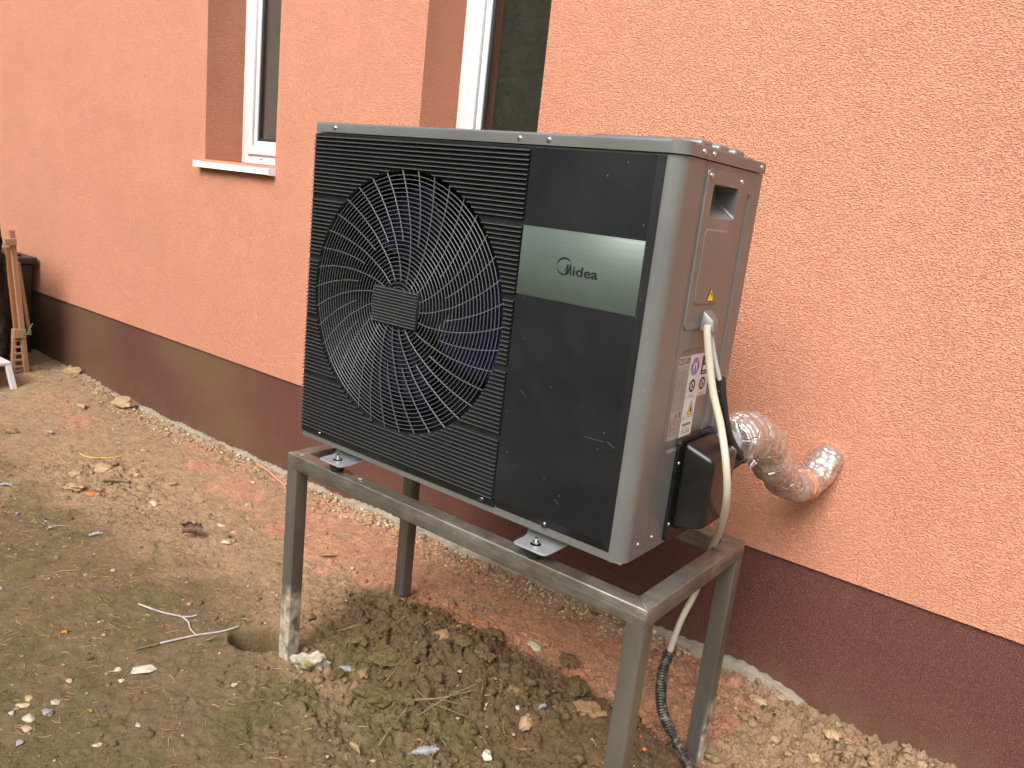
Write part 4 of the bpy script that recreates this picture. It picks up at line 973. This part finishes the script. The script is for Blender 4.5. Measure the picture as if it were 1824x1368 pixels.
ROCKS = [
 ('stone', -2.94, .930, .15, ST_TAN, 'large rounded tan stone against the dusty plinth, left of the stand', 'stone', 3, .62, .8, .3),
 ('stone', -3.72, .965, .115, ST_TAN, 'squarish tan stone leaning on the plinth near the black bin', 'stone', 5, .8, .8, .2),
 ('stone', -1.455, .323, .055, ST_CREAM, 'small round cream pebble alone on bare soil beyond the brick fragment', 'stone', 7, .5, .7, .1),
 ('stone', -.857, .319, .050, ST_CREAM, 'angular pale yellow stone chip beside the curled brown leaf', 'stone', 9, .35, .8, .9),
 ('stone', -.925, .40, .034, ST_PINK, 'small pinkish stone behind the curled brown leaf', 'stone', 10, .5, .8, .9),
 ('plaster_chip', -1.033, .405, .050, ST_PALE, 'flat pale plaster chip above the curled brown leaf', 'plaster chip', 12, .3, .6, .5),
 ('plaster_chunk', -.262, -.349, .078, ST_WHITE, 'jagged flat cream plaster chunk below the forked white twig', 'plaster chunk', 14, .22, .75, 1.2),
 ('plaster_chip', -.325, -.400, .028, ST_WHITE, 'small white plaster crumb left of the jagged cream plaster chunk', 'plaster chip', 15, .4, .8, .2),
 ('plaster_chip', -.262, -.420, .022, ST_WHITE, 'tiny white crumb just below the jagged cream plaster chunk', 'plaster chip', 17, .4, .8, .2),
 ('stone', -.255, -.632, .036, ST_GREY, 'pale grey stone at the top right of the small debris cluster at bottom left', 'stone', 18, .45, .8, 0.),
 ('stone', -.330, -.668, .042, ST_CREAM, 'flat orange brown stone at the left of the debris cluster at bottom left', 'stone', 19, .3, .5, .8),
 ('stone', -.283, -.598, .030, ST_PALE, 'pale chip at the top of the debris cluster at bottom left', 'stone', 21, .4, .8, .3),
 ('stone', -.262, -.675, .040, ST_PALE, 'largest pale stone in the middle of the debris cluster at bottom left', 'stone', 22, .45, .8, .3),
 ('stone', -.348, -.640, .036, ST_TAN, 'tan stone at the far left top of the debris cluster at bottom left', 'stone', 23, .4, .7, .3),
 ('stone', -.222, -.700, .030, ST_PINK, 'small reddish stone at the bottom of the debris cluster at bottom left', 'stone', 24, .4, .7, .3),
 ('stone', -.041, -.597, .030, ST_PALE, 'oval white pebble near the bottom edge, right of the debris cluster', 'stone', 26, .5, .6, .9),
 ('stone', -.184, -.730, .032, ST_GREY, 'bluish grey pebble below the debris cluster at bottom left', 'stone', 27, .45, .6, -.3),
 ('stone', -.043, -.482, .026, ST_GREY, 'small dark grey flat stone between the plaster chunk and the bottom edge', 'stone', 28, .4, .7, .1),
 ('stone', -.358, -.529, .028, ST_PINK, 'pinkish flat stone left of the jagged cream plaster chunk', 'stone', 29, .35, .6, .1),
 ('plaster_chip', -.006, -.210, .032, ST_PALE, 'upright pale chip on mossy soil left of the cemented stand leg', 'plaster chip', 30, .4, .6, 1.2),
 ('concrete_lump', .085, .015, .150, ST_CONC, 'pale concrete lump with moss at the foot of the cemented stand leg', 'concrete lump', 32, .55, .62, .6),
 ('soil_clod', .281, .172, .150, ST_MOSS, 'largest mossy soil clod, with a dark gap under its front edge, behind the white feather', 'soil clod', 34, .42, .62, .6),
 ('soil_clod', .334, .055, .155, ST_MOSS, 'broad mossy clod below the largest mossy clod', 'soil clod', 35, .35, .7, .3),
 ('soil_clod', .530, .050, .060, ST_MOSS, 'small round mossy clod beside the brown twig in the foreground', 'soil clod', 36, .6, .8, .3),
 ('soil_clod', .495, .000, .055, ST_MOSS, 'small mossy clod nearest the white feather at the bottom edge', 'soil clod', 46, .6, .8, .3),
 ('soil_clod', .365, -.03, .058, ST_MOSS, 'mossy clod above the pointed tan leaf at the bottom', 'soil clod', 37, .5, .8, .3),
 ('soil_clod', .560, .19, .070, ST_MOSS, 'mossy clod behind the pile of dry stalks', 'soil clod', 38, .5, .8, .3),
 ('stone', .532, .610, .075, ST_PALE, 'oval pale stone half sunk in damp soil behind the flat clod', 'stone', 40, .5, .6, -.2),
 ('soil_clod', .862, .436, .135, ST_BROWN, 'large flat tan clod left of the front right stand leg', 'soil clod', 41, .28, .72, .5),
 ('stone', .764, .258, .078, ST_TAN, 'light brown knobbly stone below and left of the flat tan clod', 'stone', 42, .4, .55, 1.9),
 ('stone', .706, .285, .030, ST_PALE, 'little pale stone beside the light brown knobbly stone', 'stone', 43, .5, .8, .2),
 ('plaster_chip', .742, .107, .056, ST_WHITE, 'upright pointed white plaster flake at the bottom right of the feather', 'plaster chip', 44, .25, .6, 2.4),
 ('stone', .640, .235, .028, ST_PALE, 'small pale pebble between the stalk pile and the small white feather', 'stone', 45, .5, .7, .5),
 ('brick_fragment', -1.718, .163, .050, BRICK, 'bright orange brick fragment on the dry soil', 'brick fragment', 50, .45, .8, .9),
 ('brick_chip', 1.066, .430, .020, BRICK, 'tiny red brick chip right of the front right leg', 'brick chip', 51, .45, .8, .9),
 ('soil_clod', -1.975, .345, .140, ST_TAN, 'biggest pale dry clod in the heap behind the orange brick fragment', 'soil clod', 52, .35, .7, .2),
 ('soil_clod', -1.827, .143, .120, ST_TAN, 'flat dry clod left of the orange brick fragment', 'soil clod', 53, .4, .7, .2),
 ('soil_clod', -1.823, .425, .070, ST_TAN, 'smooth tan clod right of the dry heap', 'soil clod', 54, .45, .7, .2),
 ('soil_clod', -1.99, .22, .10, ST_TAN, 'dry clod at the left end of the heap behind the brick', 'soil clod', 55, .45, .7, .2),
 ('soil_clod', -3.001, .706, .085, ST_TAN, 'small tan clod on the dusty soil left of the large rounded stone', 'soil clod', 56, .4, .6, .2),
 ('soil_clod', -2.805, .235, .11, ST_BROWN, 'brown clod at the left edge of the photo', 'soil clod', 57, .4, .7, .2),
 ('soil_clod', .405, .533, .110, ST_DARK, 'dark mossy lump high on the mound behind the orange sprig', 'soil clod', 60, .4, .7, .2),
 ('soil_clod', .417, .353, .085, ST_MOSS, 'mossy lump in the middle of the dark mound', 'soil clod', 61, .5, .7, .2),
 ('soil_clod', .342, .350, .068, ST_BROWN, 'smooth brown lump left of the middle of the dark mound', 'soil clod', 62, .5, .7, .9),
 ('soil_clod', .122, .183, .088, ST_MOSS, 'mossy clod just right of the cemented stand leg', 'soil clod', 63, .5, .7, .2),
 ('soil_clod', .504, .367, .085, ST_DARK, 'dark lump below the middle of the mound', 'soil clod', 64, .5, .7, .2),
 ('soil_clod', 1.221, .913, .066, ST_TAN, 'flat tan clod near the wall right of the rear right leg', 'soil clod', 70, .45, .7, .2),
 ('soil_clod', 1.269, .960, .048, ST_TAN, 'tan clod touching the plinth right of the rear right leg', 'soil clod', 71, .5, .7, .2),
 ('soil_clod', 1.463, .875, .058, ST_TAN, 'round tan clod on the crumbly mound at bottom right', 'soil clod', 72, .6, .85, .2),
 ('soil_clod', 1.520, .905, .046, ST_TAN, 'tan clod right of the round clod on the bottom right mound', 'soil clod', 73, .6, .8, .2),
 ('soil_clod', 1.587, .860, .052, ST_TAN, 'tan lump at the bottom edge of the right mound', 'soil clod', 74, .6, .8, .2),
 ('soil_clod', 1.454, .743, .045, ST_TAN, 'lowest tan lump on the right mound near the bottom edge', 'soil clod', 75, .6, .8, .2),
 ('soil_clod', 1.219, .805, .050, ST_BROWN, 'brown lump beside the rear right leg', 'soil clod', 76, .6, .8, .2),
 ('soil_clod', 1.697, .955, .042, ST_TAN, 'rightmost tan lump against the plinth', 'soil clod', 77, .6, .8, .2),
 ('soil_clod', 1.147, .900, .045, ST_BROWN, 'brown lump behind the rear right leg', 'soil clod', 78, .6, .8, .2),
]
for a_ in ROCKS:
    n_, x, y, s_, m_, lb, ct, sd_, fl, asp, ro = a_
    rock(n_, x, y, s_, m_, lb, ct, sd_, fl, asp, ro)
def leaf(name, x, y, L, w, rot, mat, label, cat, curl=.25, ragged=0., seed=0, lift=.004, tip=True):
    r = random.Random(seed); n, m = 11, 5; bm = bmesh.new(); g = []
    for i in range(n):
        t = i / (n - 1); ww = w * (max(0., math.sin(math.pi * min(1, t * 1.02 + .01))) ** (.8 if tip else .45)) * (1 + ragged * r.uniform(-.5, .5)) + .0004; row = []
        for j in range(-2, 3):
            u = j / 2; row.append(bm.verts.new(((t - .5) * L, u * ww / 2, curl * w * (u * u) + .10 * L * math.sin(t * 3.1) * curl + ragged * .12 * w * r.uniform(-1, 1))))
        g.append(row)
    for i in range(n - 1):
        for j in range(m - 1): bm.faces.new((g[i][j], g[i + 1][j], g[i + 1][j + 1], g[i][j + 1]))
    bmesh.ops.solidify(bm, geom=bm.faces[:], thickness=.0006)
    if tip: tube(bm, [Vector((-L / 2 + .002, 0, .001)), Vector((-L * .6, .002, .002)), Vector((-L * .72, .001, .001))], .0007, 5)
    o = new_obj(name, bm_mesh(bm, name, True), mat, None, label, cat); o.location = (x, y, gz(x, y) + lift); o.rotation_euler = (r.uniform(-.12, .12), r.uniform(-.12, .12), rot); return o
leaf('curled_leaf', -.993, .242, .088, .050, .75, LF_BROWN, 'large curled pinkish brown leaf lying on bare soil', 'leaf', .75, .8, 1, .010, False)
leaf('leaf', .461, -.133, .060, .022, -.15, LF_TAN, 'pointed tan leaf near the bottom edge left of the mossy clods', 'leaf', .3, .1, 2)
leaf('leaf', .913, .746, .046, .014, 1.35, LF_TAN, 'slim tan leaf left of the dusty ribbed conduit', 'leaf', .3, .1, 3)
leaf('leaf', .560, .965, .066, .034, .35, LF_TAN, 'broad tan leaf fragment under the front rail near the plinth', 'leaf', .5, .5, 4)
leaf('leaf', -.491, .550, .080, .026, .8, LF_TAN, 'oval tan leaf between the two left legs of the stand', 'leaf', .35, .15, 5)
leaf('leaf', -.615, -.434, .030, .022, .4, LF_YEL, 'small yellow leaf on the olive soil left of the forked white twig', 'leaf', .4, .5, 6)
leaf('leaf', -.199, -.040, .05, .02, 1.3, LF_BROWN, 'dark curled leaf caught in the hole beside the cemented leg', 'leaf', .6, .5, 7, .03)
leaf('leaf', .555, .03, .045, .010, .5, LF_YEL, 'narrow yellow leaf strip above the biggest white feather', 'leaf', .4, .4, 8)
leaf('leaf', -.18, -.551, .024, .010, .2, LF_YEL, 'little yellow leaf sliver in the bottom left debris', 'leaf', .4, .3, 9)
def feather(x, y, L, w, rot, label, seed):
    r = random.Random(seed); bm = bmesh.new()
    tube(bm, smooth_path([(-L * .62, 0, 0), (-L * .2, .0015, .003), (L * .2, 0, .004), (L * .5, -.001, .002)], 4), .0006, 5)
    for i in range(46):
        t = i / 45; xx = (t - .5) * L; ww = w / 2 * (math.sin(math.pi * (t * .9 + .08)) ** .6)
        for s in (-1, 1):
            l_ = ww * r.uniform(.8, 1.1); a_ = Vector((xx, 0, .003)); b_ = Vector((xx + l_ * .55, s * l_, .003 + r.uniform(-.002, .004)))
            d_ = Vector((L / 46 * 1.1, 0, 0)); bm.faces.new([bm.verts.new(q) for q in (a_, a_ + d_, b_ + d_ * .4, b_)])
    bmesh.ops.solidify(bm, geom=bm.faces[:], thickness=.0004)
    o = new_obj('feather', bm_mesh(bm, 'feather'), FEATHER, None, label, 'feather'); o.location = (x, y, gz(x, y) + .006); o.rotation_euler = (0, 0, rot); return o
feather(.170, .085, .050, .034, .5, 'round white down feather right of the concrete lump', 1)
feather(.614, -.011, .078, .036, 1.0, 'biggest white feather at the bottom edge of the photo', 2)
feather(.769, .327, .026, .018, 1.3, 'tiny white feather left of the flat tan clod', 3)
def stick(name, paths, rad, mat, label, cat, parent=None, lift=.004):
    bm = bmesh.new(); x0, y0 = paths[0][0][:2]; L = Vector((x0, y0, gz(x0, y0)))
    for p in paths:
        q = [Vector((a_[0], a_[1], gz(a_[0], a_[1]) + (a_[2] if len(a_) > 2 else lift))) - L for a_ in p]
        q = smooth_path(q, 5); n = len(q); tube(bm, q, [rad * (1.1 - .4 * i / n) for i in range(n)], 8)
    o = new_obj(name, bm_mesh(bm, name, True), mat, parent, label, cat)
    if parent is None: o.location = L
    return o, L
tw = thing('forked_twig', 'forked pale white twig lying on the olive soil left of the stand', 'twig')
o1, L1 = stick('branch', [[(-.634, -.174), (-.54, -.146), (-.450, -.115)], [(-.450, -.115), (-.432, -.092), (-.425, -.075)], [(-.450, -.115), (-.40, -.122), (-.365, -.135), (-.318, -.141)], [(-.355, -.248), (-.318, -.141), (-.29, -.085), (-.272, -.045), (-.27, -.01)]], .0032, TWIGW, None, None, tw, .007)
o2, L2 = stick('bare_end', [[(-.355, -.248), (-.365, -.28), (-.376, -.312)]], .0032, TWIGB, None, None, tw, .006)
tw.location = L1; o2.location = L2 - L1
stick('stick', [[(-.283, -.004, .012), (-.23, -.006, .008), (-.186, -.010, .03)]], .0022, TWIGB, 'thin brown stick hanging over the hole beside the cemented leg', 'stick')
stick('stick', [[(-.268, -.140), (-.245, -.09), (-.221, -.045)]], .0024, TWIGB, 'short brown stick just left of the hole', 'stick')
stick('stick', [[(-1.82, .262, .012), (-1.79, .31, .014), (-1.75, .365, .012)]], .009, TWIGB, 'thick greyish brown stick among the dry clods', 'stick')
stick('yellow_stalk', [[(-2.27, .36), (-2.20, .37, .01), (-2.13, .42, .008), (-2.10, .50)]], .0038, LF_YEL, 'curved yellow stalk lying behind the dry clods', 'stalk')
stick('lath', [[(-1.605, .975, .012), (-1.45, .945, .012), (-1.24, .895, .010)]], .008, LATH, 'long salmon dusted strip lying near the plinth left of the stand', 'strip')
stick('twig', [[(.508, -.085, .01), (.485, -.01, .02), (.477, .055, .03)]], .0028, TWIGB, 'bent brown twig leaning on a mossy clod in the foreground', 'twig')
stick('stalk_bundle', [[(.452, .105, .02), (.52, .125, .022), (.60, .170, .03)], [(.47, .085, .02), (.54, .135, .018), (.61, .21, .03)], [(.49, .13, .02), (.55, .11, .02), (.63, .15, .02)], [(.50, .07, .02), (.56, .14, .03), (.60, .23, .04)], [(.44, .13, .01), (.50, .115, .02), (.56, .09, .02)]], .0016, TWIGB, 'little pile of crossed dry stalks among the mossy clods', 'stalks')
stick('orange_fibre', [[(.93, .91), (.95, .93, .01), (.99, .925)], [(.95, .93, .01), (.97, .95, .014), (1.0, .955)]], .0015, LF_ORANGE, 'tangle of orange fibre near the plinth behind the power cable', 'fibre')
# cypress sprig
bm = bmesh.new()
for t in range(9):
    for s in (-1, 1):
        x = -.018 + t * .0042; l_ = .011 * math.sin((t + 1) / 10 * 3.14) + .002
        tube(bm, [Vector((x, 0, .002)), Vector((x + l_ * .6, s * l_, .003))], .0009, 5)
tube(bm, [Vector((-.022, 0, .001)), Vector((.02, 0, .003))], .001, 5)
o = new_obj('cypress_sprig', bm_mesh(bm, 'cypress_sprig'), LF_ORANGE, None, 'bright orange cypress sprig on the dark mound', 'sprig'); o.location = (.300, .585, gz(.300, .585) + .008); o.rotation_euler = (0, .1, .9)
o = rock('white_chip', .272, .575, .012, ST_WHITE, 'white crumb touching the orange cypress sprig', 'plaster chip', 90)
# sprout
sp = thing('green_sprout', 'tiny green sprout on the dark mound', 'sprout'); x, y = .316, .251
for k, a_ in enumerate((0, 2.1, 4.2)):
    bm = bmesh.new(); g = [bm.verts.new(q) for q in ((0, 0, 0), (.006, .003, .004), (.012, 0, .005), (.006, -.003, .004))]; bm.faces.new(g); bmesh.ops.solidify(bm, geom=bm.faces[:], thickness=.0005)
    o = new_obj('leaf_blade', bm_mesh(bm, 'leaf_blade'), LF_GREEN, sp); o.rotation_euler = (0, -.2, a_)
sp.location = (x, y, gz(x, y) + .006)
for i, (x, y, s_, lb) in enumerate(((-2.655, .371, .055, 'white scrap farthest to the left behind the dry clods'), (-2.040, -.076, .050, 'white plastic scrap at the very left edge'), (-1.450, -.126, .034, 'small white scrap lower left, nearest the olive soil'),
                          (-1.694, -.161, .030, 'small white scrap at the left edge below the dry clods'), (-2.298, .575, .03, 'thin white scrap near the yellow stalk'), (-1.28, -.02, .05, 'white folded scrap left of the round cream pebble'), (1.500, .995, .026, 'white scrap against the plinth at bottom right'))):
    leaf('plastic_scrap', x, y, s_, s_ * .45, i * .9, PLWHITE, lb, 'scrap', .5, .9, 40 + i, .004, False)

MORE = [('soil_clod', .18, .05, .075, ST_MOSS, 'mossy clod between the concrete lump and the white down feather', 101), ('soil_clod', .235, .105, .06, ST_BROWN, 'brown clod in front of the largest mossy clod', 102),
        ('soil_clod', .43, .09, .075, ST_MOSS, 'mossy clod left of the dry stalk pile', 103), ('soil_clod', .66, .33, .08, ST_BROWN, 'smooth brown slab between the pale oval stone and the small feather', 104),
        ('soil_clod', .60, .44, .10, ST_MOSS, 'broad low mossy clod in front of the pale oval stone', 105), ('soil_clod', .78, .50, .11, ST_MOSS, 'mossy clod behind the flat tan clod', 106),
        ('soil_clod', .41, -.09, .05, ST_MOSS, 'small mossy clod right of the pointed tan leaf', 107), ('soil_clod', .62, .08, .05, ST_MOSS, 'small mossy clod above the tip of the biggest feather', 108),
        ('soil_clod', .20, .44, .08, ST_DARK, 'dark clod on the crest left of the rear left leg', 109), ('soil_clod', .30, .46, .07, ST_BROWN, 'brown clod on the crest in front of the rear left leg', 110),
        ('soil_clod', .67, .62, .09, ST_DARK, 'dark clod lying on the salmon dust under the front rail', 111), ('soil_clod', -1.15, .62, .05, ST_TAN, 'tan clod on the dusty soil left of the stand', 112),
        ('soil_clod', -2.1, .62, .06, ST_TAN, 'tan clod between the yellow stalk and the plinth', 113), ('soil_clod', -1.6, .50, .045, ST_TAN, 'small tan clod behind the round cream pebble', 114)]
for n_, x, y, s_, m_, lb, sd_ in MORE: rock(n_, x, y, s_, m_, lb, 'soil clod', sd_, .42, .72, sd_ * .7)

# ---------------------------------------------------------------- trees across the yard (seen in the window glass)
def crown_mesh(seed, H, R):
    g = np.random.default_rng(seed); n = 9000; t = g.uniform(0, 1, n) ** .8; z = .35 + t * H
    rad = R * (1 - t) ** .75 * g.uniform(.35, 1, n) ** .5 + .08; a = g.uniform(0, 6.283, n); rad *= 1 + .22 * np.sin(a * 5 + z * 4) + .15 * np.sin(a * 11 - z * 7)
    c = np.stack([rad * np.cos(a), rad * np.sin(a), z - rad * .25], 1)
    out = np.stack([np.cos(a), np.sin(a), -.35 * np.ones(n)], 1) + g.normal(0, .35, (n, 3)); out /= np.linalg.norm(out, axis=1)[:, None]
    sd_ = np.cross(out, g.normal(0, 1, (n, 3))); sd_ /= np.linalg.norm(sd_, axis=1)[:, None]
    l_ = g.uniform(.16, .36, (n, 1)); w_ = g.uniform(.03, .08, (n, 1))
    V = np.stack([c - sd_ * w_, c + sd_ * w_, c + out * l_ + sd_ * w_ * .5, c + out * l_ - sd_ * w_ * .5], 1).reshape(-1, 3)
    return fast_mesh('crown', V, np.arange(n * 4).reshape(n, 4))
cm = [crown_mesh(s, 6.2, 1.7) for s in (1, 2)]
for m_ in cm: m_.materials.append(NEEDLE)
bm = bmesh.new(); tube(bm, [Vector((0, 0, -.1)), Vector((.03, 0, 2)), Vector((0, .03, 6.2))], [.16, .11, .02], 12); tk = bm_mesh(bm, 'trunk', True); tk.materials.append(BARK)
TREE = [(-12.2, -7.2, 'leftmost'), (-9.4, -6.4, 'second from left'), (-6.9, -6.9, 'third from left'), (-4.2, -7.4, 'fourth from left'), (-1.4, -8.2, 'fifth from left'), (2.2, -8.6, 'sixth from left'), (6.0, -8.0, 'rightmost'), (-8.2, -8.9, 'half hidden behind the second and third'), (-5.6, -9.1, 'half hidden behind the third and fourth')]
for i, (x, y, lb) in enumerate(TREE):
    t = thing('conifer_tree', 'green conifer across the yard, ' + lb + ' of the row' if i < 7 else 'green conifer across the yard, ' + lb + ' trees', 'tree', 'conifers across the yard')
    new_obj('crown', cm[i % 2], None, t); new_obj('trunk', tk, None, t)
    t.location = (x, y, -.78); t.rotation_euler = (0, 0, i * 1.3); t.scale = (1, 1, 1 + .12 * math.sin(i * 2))
